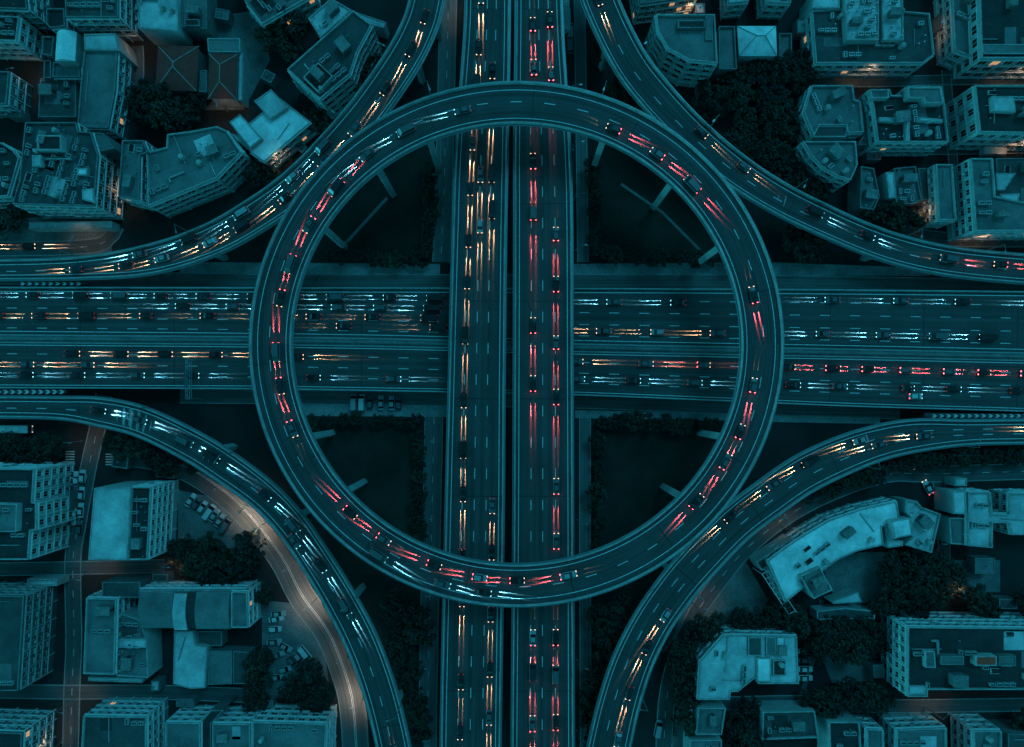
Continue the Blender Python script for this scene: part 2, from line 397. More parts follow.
# gore wedges with chevrons between highway and slip roads
def gore(pts, z, label):
    mb = MB(); a = [P(x, y, z) for x, y in pts]; b = [p-Vector((0,0,1.2)) for p in a]
    mb.face(a[::-1]); mb.face(b)
    for k in range(len(a)): mb.face([a[k-1], a[k], b[k], b[k-1]])
    return mb
for pts, st, y0, y1, ln in (([(-60,281.5),(88,282.5),(88,284),(-60,286)], range(20,78,7), 282.2, 285.2, 0),
                       ([(-60,388.8),(66,389),(66,393),(-60,395)], range(-4,62,7), 389.8, 394.0, 1), ([(925,412.8),(1084,414.2),(1084,418.5),(925,417)], range(932,1030,7), 414.3, 417.6, 2)):
    root = empty('gore_island', P(st[0], y0, 0), ['hatched paved wedge beside the north-west slip road', 'hatched paved wedge beside the south-west slip road', 'hatched paved wedge beside the south-east slip road'][ln], 'traffic island')
    gore(pts, HZ+.03, '').obj('paved_wedge', A_HWY, root)
    mb = MB()
    for x in st:
        ym = (y0+y1)/2
        for (ya, yb) in ((y0, ym), (ym, y1)):
            sx = 2.2
            q = [(x+(0 if ya == y0 else sx), ya), (x+3+(0 if ya == y0 else sx), ya), (x+3+(sx if ya == y0 else 0), yb), (x+(sx if ya == y0 else 0), yb)]
            mb.face([P(px_, py_, HZ+.045) for px_, py_ in q][::-1])
    mb.obj('chevron_marking', PAINT, root)

# twin viaducts (level three) -------------------------------------------------
VZ = 14.0
def vctrl(tab): return [(( a+b)/2, y, b-a, VZ) for y, a, b in tab]
RVL = Road(vctrl([(-40,466,509),(26,465.5,509),(150,456.5,507),(230,453.5,505.5),(375,449.6,504),(520,446,503),(700,442,500.5),(790,441,499.5)]))
RVR = Road(vctrl([(-40,516.5,561),(26,516.4,562),(150,515,569.5),(230,515,571.5),(375,514.5,572),(520,514,572.5),(700,512.6,573),(790,512,573.5)]))
flyover('viaduct', 'straight concrete viaduct on the west side of the central gap, running north to south', 'viaduct', RVL, A_RING, [-.45, -.02, .40], thick=2.0,
        piers=[(478,y,0,'mid') for y in (20,130,250,430,520,640,730)], rails=True)
flyover('viaduct', 'straight concrete viaduct on the east side of the central gap, running north to south', 'viaduct', RVR, A_RING, [-.42, -.02, .42], thick=2.0,
        piers=[(542,y,0,'mid') for y in (20,130,250,430,520,640,730)], rails=True)

# ring (top level) ----------------------------------------------------------
RZ = 27.0
ring = []
for k in range(32):
    a = 2*PI*k/32
    ring.append((516.5+245.5*math.cos(a), 344.3-241*math.sin(a), 41, RZ))
RR = Road(ring, closed=True)
flyover('ring_flyover', 'great circular two-lane flyover on the top level of the interchange', 'flyover', RR, A_RING, [-.08], thick=1.9,
        edges=((-1, 1.9), (1, -1.5)), piers=[(x,y,0,'in') for x,y in ((426,130),(367,159),(308,216),(288,444),(326,505),(612,126),(689,166),(743,231),(738,447),(691,505))])
# corner ramps ---------------------------------------------------------------
def ramp(tab, name, label, dashes, piers, **kw):
    R = Road(tab); flyover(name, label, 'slip road', R, A_RING, dashes, thick=1.6, piers=piers, **kw); return R
RTL = ramp([(-60,270,19,6.3),(0,270,19,6.5),(80,268,21,7.5),(145,260.5,28,9),(200,244.5,31,10.5),(245,222,33,12),(300,183,34,13.5),(358,122,35,14.5),(398,67,35,14.5),(418,30,34,14),(427,0,33,14),(435,-50,33,14)],
           'slip_road_viaduct', 'curved slip road sweeping from the north edge to the west edge', [-.15], [(150,260,0,'out'),(205,243,0,'out'),(275,203,0,'out'),(407,52,0,'out'),(425,12,0,'out')])
RTR = ramp([(586,-50,34,14),(600,0,34,14),(627,57,34,14.5),(655,95,34,14.5),(693,135,33,14),(735,170,32,13),(775,196,31,12),(815,216.5,30,10.5),(866,239,29,9),(909,253,29,8),(957,262.5,28,7),(1024,269,28,6.5),(1084,272,28,6.3)],
           'slip_road_viaduct', 'curved slip road sweeping from the north edge to the east edge', [-.1], [(617,38,0,'out'),(810,214,0,'out'),(880,244,0,'out'),(740,174,0,'out')])
RBL = ramp([(-60,407,20,6.3),(0,407,20,6.5),(60,408,21,6.8),(100,412,27,7.5),(142,422,29,9),(190,445,30,10.5),(224,466,31,12),(262,494,30,13),(290,523,30,13.5),(315,559,30,14),(339,598,31,14),(360,638,32,14),(377,682,32,14),(390,730,32,14),(402,790,32,14)],
           'slip_road_viaduct', 'curved slip road sweeping from the west edge to the south edge', [-.1], [(215,460,0,'in'),(290,523,0,'in'),(345,606,0,'in'),(383,706,0,'in')])
RBR = ramp([(600,800,42,14),(609,747,41,14),(620,700,40,14),(633,661,39,14),(652,623,38,14),(677,587,38,13.5),(703,557,38,13),(735,524,38,12),(766,500,38,11),(802,475,38,10),(840,456.5,37,9),(878,443,34,8),(916,435.5,31,7.3),(967,432.5,24,6.8),(1024,431.5,23,6.5),(1084,431.5,23,6.3)],
           'slip_road_viaduct', 'curved slip road sweeping from the east edge to the south edge', [.25, -.2], [(628,672,0,'in'),(680,583,0,'in'),(616,715,0,'in')])

# ------------------------------------------------------------------ street lamps
def lamp_mesh(hh, arm, double):
    mb = MB(); mb.cyl((0,0,0), (0,0,hh), .14, .08, 8)
    mb.cyl((0,0,-.02),(0,0,.3),.28,.25,8)
    for sg in ((-1, 1) if double else (1,)):
        mb.cyl((0,0,hh-.3), (sg*arm*.6,0,hh+.25), .06, .05, 6); mb.cyl((sg*arm*.6,0,hh+.25), (sg*arm,0,hh+.3), .05, .05, 6)
    return mb
def head_mesh(hh, arm, sg):
    mb = MB(); mb.box(sg*arm-.1 if sg > 0 else -arm-.75, -.2, hh+.22, sg*arm+.75 if sg > 0 else -arm+.1, .2, hh+.4)
    return mb
def lens_mesh(hh, arm, sg):
    mb = MB(); c = sg*(arm+.35); mb.box(c-.28, -.14, hh+.15, c+.28, .14, hh+.218); return mb
PM = {d: lamp_mesh(9, 2.0, d).mesh('pole', METAL) for d in (True, False)}
HM = {s: head_mesh(9, 2.0, s).mesh('lamp_head', METAL) for s in (-1, 1)}
LM = {s: lens_mesh(9, 2.0, s).mesh('lens', DARKM) for s in (-1, 1)}
LML = {s: lens_mesh(9, 2.0, s).mesh('lens', BULB) for s in (-1, 1)}
warm = bpy.data.lights.new('street_light', 'SPOT'); warm.energy = 1500; warm.color = (1.0, .84, .66); warm.spot_size = math.radians(120); warm.spot_blend = 1.0; warm.shadow_soft_size = .2
warm_mid = warm.copy(); warm_mid.energy = 330
warm_lo = bpy.data.lights.new('street_light_dim', 'SPOT'); warm_lo.energy = 210; warm_lo.color = (1.0, .62, .36); warm_lo.spot_size = math.radians(110); warm_lo.spot_blend = .8; warm_lo.shadow_soft_size = .2
def lamp(p, rz, label, group, double=False, lit=None, hh=1.0):
    r = empty('street_lamp', p, label, 'street lamp', group, rz); r.scale = (1,1,hh)
    inst('pole', PM[double], r, (0,0,0))
    for sg in ((-1,1) if double else (1,)):
        h = inst('lamp_head', HM[sg], r, (0,0,0)); inst('lens', (LML if lit else LM)[sg], h, (0,0,0))
    if lit:
        lo = bpy.data.objects.new('light', lit); COL.objects.link(lo); lo.parent = r; lo.location = (2.35, 0, 9.05)
    return r
def lamps_on(R, spots, side, phrase, group, double=False, lit=None):
    """spots: list of pixels; lamps stand on the parapet on one side of the road and lean over it"""
    for k, (x, y) in enumerate(spots):
        i = R.find(x, y); q = R.p[i] + R.nn[i]*(side*(R.w[i]+.15)); q.z -= .3
        d = -R.nn[i]*side
        lamp(q, math.atan2(d.y, d.x), f'tall slim grey street lamp, {ORD[k]} from the {phrase}', group, double, lit)
lamps_on(RTR, [(650,55),(712,128),(799,185),(905,240),(985,256)], 1, 'north end along the north-east slip road', 'lamps on the north-east slip road')
lamps_on(RTL, [(325,115),(390,60),(187,235),(80,258)], 1, 'south end along the north-west slip road', 'lamps on the north-west slip road')
lamps_on(RBL, [(142,422),(224,466),(290,523),(345,606),(383,706)], 1, 'west end along the south-west slip road', 'lamps on the south-west slip road')
lamps_on(RBR, [(625,690),(680,583),(766,500),(860,448),(960,431)], -1, 'south end along the south-east slip road', 'lamps on the south-east slip road')
lamps_on(RR, [(599,98),(436,98)], -1, 'east end of the ring road top', 'lamps on the ring road')
for k, (x, y) in enumerate([(438,105),(436,182),(434,440),(433,515),(430,590),(428,660),(426,730)]):
    lamp(P(x+8,y,0), PI, f'short grey roadside lamp, {ORD[k]} from the north beside the west frontage street', 'lamps on the west frontage street', hh=.75)
for k, (x, y) in enumerate([(572,95),(574,150),(575,200),(577,250),(578,520),(578,590),(578,660),(578,730)]):
    lamp(P(x-1,y,0), 0, f'short grey roadside lamp, {ORD[k]} from the north beside the east frontage street', 'lamps on the east frontage street', hh=.75)
# lamps that pour warm light on the south-west side road
for k, (d, e) in enumerate([(222,488),(243,508),(262,530),(286,562),(310,605),(336,652),(352,700)]):
    i = S_BL.find(d, e); n = S_BL.nn[i]; lt = warm_mid if k in (0,3,5) else warm; q = S_BL.p[i] + n*(S_BL.w[i]+.8)
    lamp(Vector((q.x, q.y, 0)), math.atan2(-n.y, -n.x), f'lit warm street lamp, {ORD[k]} from the north on the warm-lit south-west side road', 'lit lamps on the south-west side road', lit=lt)

# gantries over the highway
def gantry(x, y0, y1, label):
    r = empty('sign_gantry', P(x, (y0+y1)/2, 0), label, 'gantry')
    zt = HZ+6.5; a = P(x, y0, HZ); b = P(x, y1, HZ); mb = MB()
    for p in (a, b): mb.cyl((p.x, p.y, 0), (p.x, p.y, zt), .25, .2, 8)
    mb.obj('post', METAL, r)
    mb = MB()
    for dx in (-.6, .6):
        for dz in (0, 1.1): mb.cyl((a.x+dx, a.y, zt-dz), (a.x+dx, b.y, zt-dz), .09, .09, 6)
    n = max(3, int(abs(a.y-b.y)/1.6))
    for k in range(n):
        ya = a.y+(b.y-a.y)*k/n; yb = a.y+(b.y-a.y)*(k+1)/n
        mb.cyl((a.x-.6, ya, zt), (a.x+.6, yb, zt), .05, .05, 5); mb.cyl((a.x-.6, ya, zt-1.1), (a.x-.6, yb, zt), .05, .05, 5)
    mb.obj('truss', METAL, r)
    mb = MB(); ym = (a.y+b.y)/2; mb.box(a.x-.9, ym-2.5, zt-1.6, a.x-.75, ym+2.5, zt+.3); mb.obj('sign_panel', mat('sign_blue', (.02,.09,.16), .5), r)
gantry(198, 361, 399, 'slim grey sign gantry reaching over the west part of the south carriageway')

# ------------------------------------------------------------------ vehicles
def loft(sec, mi=0, mb=None):
    """sec: (x, half width, z bottom, z belt, edge rounding)"""
    mb = mb or MB(); R = []
    for x, hw, z0, z1 in sec:
        r = min(.12, (z1-z0)/3)
        R.append([Vector(p) for p in ((x,-hw+r,z0),(x,hw-r,z0),(x,hw,z0+r),(x,hw,z1-r*1.4),(x,hw-r*1.4,z1),(x,0,z1+.03),(x,-hw+r*1.4,z1),(x,-hw,z1-r*1.4),(x,-hw,z0+r))])
    n = 9
    for k in range(len(R)-1):
        for j in range(n): mb.face([R[k][j], R[k+1][j], R[k+1][(j+1) % n], R[k][(j+1) % n]][::-1], mi)
    mb.face(R[0][::-1][::-1], mi); mb.face(R[-1][::-1], mi); return mb
def frustum(mb, b, t, z0, z1, mi=0):
    (x0,x1,y), (u0,u1,v) = b, t
    A = [Vector(p) for p in ((x0,-y,z0),(x1,-y,z0),(x1,y,z0),(x0,y,z0))]; B = [Vector(p) for p in ((u0,-v,z1),(u1,-v,z1),(u1,v,z1),(u0,v,z1))]
    for k in range(4): mb.face([A[k], A[(k+1)%4], B[(k+1)%4], B[k]], mi)
    mb.face(B, mi)
PAINTS = {'white': (.75,.75,.74), 'silver': (.45,.46,.47), 'grey': (.16,.16,.17), 'black': (.02,.02,.022), 'navy': (.03,.034,.048), 'red': (.35,.03,.02)}
CP = {k: mat('car_paint_'+k.replace(' ','_'), tuple(c*.7 for c in v), .3, .05) for k, v in PAINTS.items()}
CGL = mat('car_glass', (.015,.016,.018), .08, .1)
TYRE = mat('tyre_rubber', (.02,.02,.02), .8, .1)
HL = {'cool': mat('headlamp_cool', (.8,.8,.8), .3, 0, emit=(.25,.85,1.0), estr=1.2), 'warm': mat('headlamp_warm', (.8,.8,.8), .3, 0, emit=(1,.62,.38), estr=1.2), 'off': mat('headlamp_unlit', (.6,.6,.6), .2, 0)}
TLm = {'on': mat('tail_lamp_lit', (.5,.02,.02), .3, 0, emit=(1,.09,.12), estr=2), 'bright': mat('brake_lamp_lit', (.5,.02,.02), .3, 0, emit=(1,.09,.12), estr=5), 'dim': mat('tail_lamp_dim', (.10,.006,.006), .5, 0, emit=(1,.09,.12), estr=.12), 'off': mat('tail_lamp_unlit', (.25,.02,.02), .3, 0)}
def wheel_me(r, wd):
    mb = MB(); mb.cyl((0,-wd/2,0), (0,wd/2,0), r, r, 14, 0); mb.cyl((0,-wd/2-.01,0), (0,wd/2+.01,0), r*.6, r*.6, 10, 1); return mb.mesh('wheel', [TYRE, METAL])
KIND = {}
def kind_saloon():
    b = loft([(-2.25,.72,.38,.82),(-2.15,.84,.3,.93),(-1.5,.89,.22,.97),(.9,.9,.22,.96),(1.6,.88,.22,.86),(2.1,.82,.25,.74),(2.3,.66,.32,.62)])
    gl = MB(); frustum(gl, (-1.75,1.05,.80), (-1.12,.35,.60), .95, 1.40)
    rf = MB(); rf.box(-1.08,-.60,1.395,.30,.60,1.43); 
    return b, gl, rf, [(1.38,.33),(-1.35,.33)], .2, (2.22,.58,.6), (-2.2,.62,.78), .8
def kind_hatch():
    b = loft([(-1.95,.76,.38,.9),(-1.88,.84,.3,1.0),(-1.2,.88,.22,1.02),(.8,.88,.22,1.0),(1.4,.86,.22,.9),(1.8,.8,.25,.78),(1.98,.64,.32,.64)])
    gl = MB(); frustum(gl, (-1.8,.98,.79), (-1.45,.3,.62), 1.0, 1.5)
    rf = MB(); rf.box(-1.5,-.62,1.495,.26,.62,1.54)
    return b, gl, rf, [(1.22,.32),(-1.22,.32)], .2, (1.9,.56,.64), (-1.92,.62,.86), .8
def kind_van():
    b = loft([(-2.6,.86,.4,1.1),(-2.55,.94,.3,1.25),(0,.97,.25,1.25),(1.7,.96,.25,1.2),(2.3,.9,.28,1.0),(2.55,.74,.35,.8)])
    gl = MB(); frustum(gl, (-2.5,2.0,.9), (-2.4,1.25,.78), 1.24, 1.98)
    rf = MB(); rf.box(-2.4,-.78,1.97,1.2,.78,2.03)
    return b, gl, rf, [(1.65,.36),(-1.65,.36)], .24, (2.45,.64,.74), (-2.56,.74,.95), .8
def kind_truck():
    b = loft([(2.0,1.05,.5,1.5),(2.1,1.1,.45,2.1),(3.3,1.1,.45,2.15),(3.75,1.06,.45,1.45),(3.85,.98,.5,1.2)])
    b.box(-4.0,-1.15,.95,1.85,1.15,3.1)
    for k in range(6): b.box(-3.9+k*1.0,-1.17,1.0,-3.84+k*1.0,1.17,3.13)
    b.box(-3.9,-.5,.5,2.2,.5,.94)
    gl = MB(); frustum(gl, (2.15,3.6,1.0), (2.2,3.2,.95), 2.0, 2.5)
    rf = MB(); rf.box(2.15,-.93,2.495,3.15,.93,2.56)
    return b, gl, rf, [(2.9,.48),(-2.6,.48),(-1.5,.48)], .3, (3.82,.8,.85), (-4.02,.9,.85), .95
def kind_bus():
    b = loft([(-5.4,1.15,.45,1.2),(-5.3,1.25,.35,1.3),(5.2,1.25,.35,1.3),(5.45,1.15,.4,1.2)])
    gl = MB(); frustum(gl, (-5.3,5.4,1.22), (-5.3,5.2,1.18), 1.28, 2.5)
    rf = loft([(-5.35,1.1,2.49,2.8),(-5.2,1.2,2.49,2.9),(5.0,1.2,2.49,2.9),(5.25,1.1,2.49,2.8)])
    rf.box(-3.5,-.7,2.92,-1.2,.7,3.15); rf.box(1.0,-.7,2.92,3.0,.7,3.15)
    return b, gl, rf, [(3.6,.5),(-3.2,.5)], .3, (5.4,.9,.8), (-5.4,.95,1.0), 1.05
NAMES = {'saloon': ('saloon_car','car'), 'hatchback': ('hatchback_car','car'), 'van': ('panel_van','van'), 'lorry': ('box_lorry','lorry'), 'bus': ('city_bus','bus')}
for nm, fn in (('saloon',kind_saloon),('hatchback',kind_hatch),('van',kind_van),('lorry',kind_truck),('bus',kind_bus)):
    b, gl, rf, wh, ww, hd, tl, tr = fn()
    KIND[nm] = dict(body={c: b.mesh('body', CP[c]) for c in CP}, glass=gl.mesh('windows', CGL), roof={c: rf.mesh('roof', CP[c]) for c in CP},
                    wheels=[(x, r, tr) for x, r in wh], wm=wheel_me(wh[0][1], ww), hd=hd, tl=tl)
    lampm = {}
    for k_, m_ in list(HL.items()):
        q = MB(); q.box(-.22,-.16,-.06,.07,.16,.09); lampm['h'+k_] = q.mesh('headlight', m_)
    for k_, m_ in list(TLm.items()):
        q = MB(); q.box(-.07,-.16,-.08,.14,.16,.12); lampm['t'+k_] = q.mesh('tail_light', m_)
    KIND[nm]['lm'] = lampm
BEAM = {}
BS = (15, 18)
def beam(key, col, pw, sz=0):
    if (key, pw, sz) not in BEAM:
        l_ = bpy.data.lights.new('beam_'+key, 'SPOT'); l_.energy = pw; l_.color = col; l_.spot_size = math.radians(BS[sz]); l_.spot_blend = 1.0; l_.shadow_soft_size = .05
        BEAM[(key, pw, sz)] = l_
    return BEAM[(key, pw, sz)]
BC = {'cool': (.22,.80,1.0), 'warm': (1.0,.58,.32), 'red': (1.0,.10,.14)}
def vehicle(p, yaw, pitch, kind, colour, label, group, head='off', tail='off', hp=0, tp=0, bend=0):
    K = KIND[kind]; nm, ct = NAMES[kind]
    r = empty(nm, p, label, ct, group, yaw); r.rotation_euler = (0, pitch, yaw)
    inst('body', K['body'][colour], r, (0,0,0)); inst('windows', K['glass'], r, (0,0,0)); inst('roof', K['roof'][colour], r, (0,0,0))
    for x, rr, tr in K['wheels']:
        for sg in (-1, 1): inst('wheel', K['wm'], r, (x, sg*tr, rr))
    for sg in (-1, 1):
        inst('headlight', K['lm']['h'+head], r, (K['hd'][0], sg*K['hd'][1], K['hd'][2]))
        inst('tail_light', K['lm']['t'+tail], r, (K['tl'][0], sg*K['tl'][1], K['tl'][2]))
        for on, key, pw, q, dx in ((hp, head, hp, K['hd'], 1), (tp, 'red', tp, K['tl'], -1)):
            if on:
                l_ = bpy.data.objects.new('light', beam(key, BC[key], pw, bend)); COL.objects.link(l_); l_.parent = r
                ta = math.radians(BS[bend]/2+(.3 if not bend else 1.5 if dx > 0 else 3.0)); dirv = Vector((dx*math.cos(ta), 0, -math.sin(ta)))
                z = -dirv; y = Vector((0,1,0)); x = y.cross(z)
                M = Matrix((x, y, z)).transposed().to_4x4() @ Matrix.Diagonal((1, .30 if dx > 0 else .36, 1, 1))
                M.translation = Vector((q[0]+dx*.12, sg*q[1], min(q[2], .7) if dx > 0 else q[2])); l_.matrix_local = M
    return r
rc = random.Random(5)
def traffic(R, A, B, f, phrase, style, gap=13.0, power=1.0, frm=None, mix=('saloon','hatchback','saloon','van','hatchback','saloon')):
    """cars driving from pixel A towards pixel B; f = lane as a share of half width (pair = drift)"""
    i, j = R.find(*A), R.find(*B); da, db = R.s[i], R.s[j]
    sg = 1
    if R.closed:
        L = R.len; fw = (db-da) % L; bw = (da-db) % L; sg = 1 if fw < bw else -1; dist = min(fw, bw)
    else: sg = 1 if db > da else -1; dist = abs(db-da)
    n = max(1, int(dist/(gap*1.08))); f0, f1 = f if isinstance(f, tuple) else (f, f)
    for k in range(n):
        u = (k+.12+rc.uniform(0, .3))/n; p, t, nn, hw = R.at(da+sg*dist*u)
        q = p + nn*((f0+(f1-f0)*u)*hw) + Vector((0,0,.01)); d = t*sg
        kd = rc.choice(mix); co = rc.choice(['silver','grey','black','black','black','grey','navy','grey','black'])
        head = 'cool' if style == 'cool' else 'warm'
        hp = {'cool': 33000, 'warm': 40000, 'red': 1000, 'dimwarm': 14000, 'dimcool': 15000}[style]*power if True else 0
        if style == 'dimcool': head = 'cool'
        tp = 34000*power if style == 'red' else 0
        one = '' if n > 1 else 'only '
        lab = f'{co} {kd}, ' + (f'{ORD[k]} {phrase}' if n > 1 else f'alone {phrase}')
        vehicle(q, math.atan2(d.y, d.x), -math.asin(max(-1, min(1, d.z))), kd, co, lab, 'vehicles ' + phrase, head, 'bright' if style == 'red' else 'dim', hp, tp, 0 if R in (RVL, RVR, RN, RS) else 1)
T = traffic
# west viaduct, southbound (f>0 = east)
T(RVL,(482,-20),(463,372),(-.30,-.46),'in the west lane of the west viaduct, north half','warm')
T(RVL,(463,380),(461,640),(-.46,-.36),'in the west lane of the west viaduct, south half','warm')
T(RVL,(494,50),(494,258),(.30,.52),'in the east lane of the west viaduct, north half','warm')
T(RVL,(481,150),(478,278),(-.02,.05),'in the middle lane of the west viaduct above the highway','warm')
T(RVL,(488,490),(487,760),(.62,.62),'in the east lane of the west viaduct, south half','warm')
T(RVL,(462,660),(461,760),(-.36,-.36),'at the south end of the west viaduct, west lane','dimwarm')
# east viaduct, northbound
T(RVR,(533,84),(533,-20),(-.26,-.3),'in the west lane of the east viaduct at the top','red')
T(RVR,(555,84),(555,-20),(.42,.5),'in the east lane of the east viaduct at the top','red')
T(RVR,(533,225),(533,130),(-.36,-.34),'in the west lane of the east viaduct inside the ring top','red',gap=11)
T(RVR,(558,405),(558,205),(.44,.44),'in the east lane of the east viaduct across the highway','red',gap=11)
T(RVR,(533,398),(533,276),(-.36,-.36),'in the west lane of the east viaduct across the highway','red',gap=11)
T(RVR,(558,565),(558,430),(.44,.44),'in the east lane of the east viaduct south of the highway','red',gap=12)
T(RVR,(533,770),(533,605),(-.34,-.34),'in the west lane of the east viaduct at the bottom','red',gap=11)
T(RVR,(556,770),(556,605),(.42,.42),'in the east lane of the east viaduct at the bottom','red',gap=11)
# highway north carriageway, westbound (f>0 = north)
T(RN,(446,0),(-40,0),(.60,.68),'in the outermost westbound highway lane west of the viaducts','cool',gap=12)
T(RN,(705,0),(575,0),(.50,.52),'in the outer westbound lane between viaduct and ring east','cool',gap=12)
T(RN,(1060,0),(785,0),(.62,.66),'in the outermost westbound highway lane east of the ring','dimcool',gap=16)
T(RN,(450,0),(155,0),(.22,.24),'in the second westbound highway lane inside the ring west','cool',gap=13)
T(RN,(155,0),(-40,0),(-.16,-.2),'in the middle westbound highway lane at the west edge','warm',gap=12)
T(RN,(450,0),(165,0),(-.15,-.15),'in the middle westbound highway lane inside the ring west','dimwarm',gap=14)
T(RN,(735,0),(575,0),(-.52,-.50),'in the inner westbound lane between viaduct and ring east','warm',gap=12)
T(RN,(1018,0),(785,0),(-.50,-.48),'in the inner westbound highway lane east of the ring','cool',gap=14)
T(RN,(450,0),(300,0),(-.50,-.5),'in the inner westbound highway lane near the west viaduct','dimwarm',gap=16)
# highway south carriageway, eastbound
T(RS,(66,0),(250,0),(.50,.50),'in the inner eastbound highway lane west of the ring','warm',gap=12)
T(RS,(290,0),(346,0),(.44,.44),'in the inner eastbound highway lane just inside the ring','warm',gap=12)
T(RS,(-40,0),(125,0),(.02,.02),'in the second eastbound highway lane at the west edge','warm',gap=12)
T(RS,(-40,0),(240,0),(-.42,-.42),'in the third eastbound highway lane west of the ring','dimcool',gap=13)
T(RS,(300,0),(446,0),(-.45,-.45),'in the third eastbound highway lane inside the ring west','dimcool',gap=15)
T(RS,(575,0),(692,0),(.52,.48),'in the inner eastbound highway lane east of the viaducts','warm',gap=12)
T(RS,(700,0),(740,0),(.5,.5),'in the inner eastbound highway lane under the ring edge','red',gap=12)
T(RS,(578,0),(738,0),(-.26,-.26),'in the third eastbound highway lane east of the viaducts','cool',gap=12)
T(RS,(785,0),(1070,0),(.50,.46),'in the inner eastbound highway lane east of the ring','red',gap=11)
T(RS,(785,0),(1070,0),(-.22,-.2),'in the third eastbound highway lane east of the ring','cool',gap=14)
# ring, counter-clockwise (f>0 = inner)
T(RR,(345,182),(250,330),(.28,.30),'in the inner ring lane, north-west arc','red',gap=10)
T(RR,(262,335),(300,456),(.30,.30),'in the inner ring lane, west arc','red',gap=10)
T(RR,(330,500),(460,580),(.38,.32),'in the inner ring lane, south-west arc','red',gap=10)
T(RR,(465,580),(598,570),(.28,.24),'in the inner ring lane, south arc','red',gap=10)
T(RR,(366,552),(535,592),(-.42,-.44),'in the outer ring lane, south arc','cool',gap=11)
T(RR,(682,510),(760,350),(.26,.28),'in the inner ring lane, south-east arc','red',gap=10)
T(RR,(762,318),(737,235),(.2,.24),'in the inner ring lane, east arc','red',gap=11)
T(RR,(700,182),(585,110),(.34,.30),'in the inner ring lane, north-east arc','red',gap=10)
T(RR,(466,104),(345,187),(.10,.12),'in the middle of the ring road, north-west arc','cool',gap=10)
# slip roads
T(RTL,(424,0),(300,180),(-.14,-.18),'on the north-west slip road, north half','warm',gap=12)
T(RTL,(292,188),(50,271),(-.18,-.16),'on the north-west slip road, south half','warm',gap=12)
T(RTL,(345,140),(105,264),(.50,.48),'in the outer lane of the north-west slip road','cool',gap=15)
T(RTR,(600,-20),(612,28),(-.12,-.12),'at the top of the north-east slip road, inner lane','warm',gap=12)
T(RTR,(690,130),(775,190),(.42,.42),'in the outer lane of the north-east slip road beside the ring','dimwarm',gap=14)
T(RTR,(796,206),(905,250),(.22,.2),'on the north-east slip road, east part','cool',gap=12)
T(RTR,(1060,270),(914,254),(.2,.1),'on the north-east slip road at the east edge','red',gap=11)
T(RBL,(96,410),(245,482),(.12,.12),'on the south-west slip road, west part','cool',gap=11)
T(RBL,(250,488),(364,648),(.12,.14),'on the south-west slip road, south part','cool',gap=11)
T(RBL,(290,530),(324,580),(-.45,-.45),'in the outer lane of the south-west slip road','dimcool',gap=13)
T(RBL,(402,780),(380,704),(-.05,-.05),'at the bottom of the south-west slip road','red',gap=11)
T(RBR,(935,433),(852,452),(-.06,-.08),'on the south-east slip road, east part','warm',gap=11)
T(RBR,(870,446),(704,552),(.48,.46),'in the inner lane of the south-east slip road','warm',gap=12)
T(RBR,(672,603),(612,760),(-.35,-.32),'in the outer lane of the south-east slip road, south part','warm',gap=11)
T(RBR,(1060,430),(996,430),(.2,.2),'on the south-east slip road at the east edge','dimwarm',gap=14)
# side street
T(S_TL,(-30,249),(74,248),(.3,.3),'on the north-west side street','warm',gap=12,power=.6)
# parked cars
def park(spots, yaw, phrase, kinds=('saloon','hatchback','van'), order='from the north'):
    for k, (x, y) in enumerate(spots):
        kd = rc.choice(kinds); co = rc.choice(['white','silver','white','grey','silver'])
        vehicle(P(x, y, 0)+Vector((0,0,.16)), yaw if not isinstance(yaw, list) else yaw[k], 0, kd, co, f'{co} parked {kd}, {ORD[k]} {order} {phrase}', 'parked cars ' + phrase)
park([(72.5-k*.35, 474+k*6.9) for k in range(8)], 0.04, 'in the west parking lane by the block street', kinds=('saloon','hatchback'))
park([(84.5-k*1.0, 476+k*17) for k in range(4)], PI/2-.04, 'in the east parking lane by the block street', kinds=('saloon','hatchback'))
park([(192,500),(198,503),(204,506.5),(211,511.5),(215.5,515),(221,520),(227,525)], .98, 'in the slanted row beside the side road', order='from the west')
park([(279,613),(277,618),(276,628),(275,641),(286,646),(278,654),(306,652),(300,657),(293.5,661),(286,668),(278,676)], [0.1,.2,0,.1,-.5,.3,-.9,-.9,-.9,.2,.1], 'in the tree-shaded car park')
park([(354.5,402.5),(362.5,402.5),(370.5,402.5),(381.5,402.8),(392,403),(399,403.5)], PI/2, 'on the strip south of the highway', order='from the west')
park([(566,8),(566,22),(570,33),(570,46)], PI/2, 'beside the east viaduct at the top', kinds=('van','lorry'))
park([(943,537)], PI/2, 'in the lane east of the curved pale building', kinds=('saloon',), order='and only one')
park([(657.5,727)], PI/2-.2, 'on the street below the south-east slip road', kinds=('van',), order='and only one')
park([(804,650),(804,659),(804,668),(804,677)], 0, 'in the bay beside the U-shaped pale building', kinds=('saloon','hatchback'))
park([(990,154)], 0, 'by the eastern cross street', kinds=('lorry',), order='and only one')
i = RS.find(911,385)
vehicle(RS.p[i]+RS.nn[i]*(-.52*RS.w[i]), 0, 0, 'hatchback', 'white', 'white hatchback alone in the south lane of the highway near the east edge', None, 'cool', 'on')
vehicle(P(926,487,0)+Vector((0,0,.16)), PI/2+.5, 0, 'saloon', 'white', 'white saloon with lit headlights turning beside the curved pale building', None, 'warm', 'on', 1200, 0)
vehicle(P(17,429,0)+Vector((0,0,.16)), 0, 0, 'bus', 'white', 'white city bus on the lane under the south-west slip road', None, 'warm', 'on')

exec_buildings = True
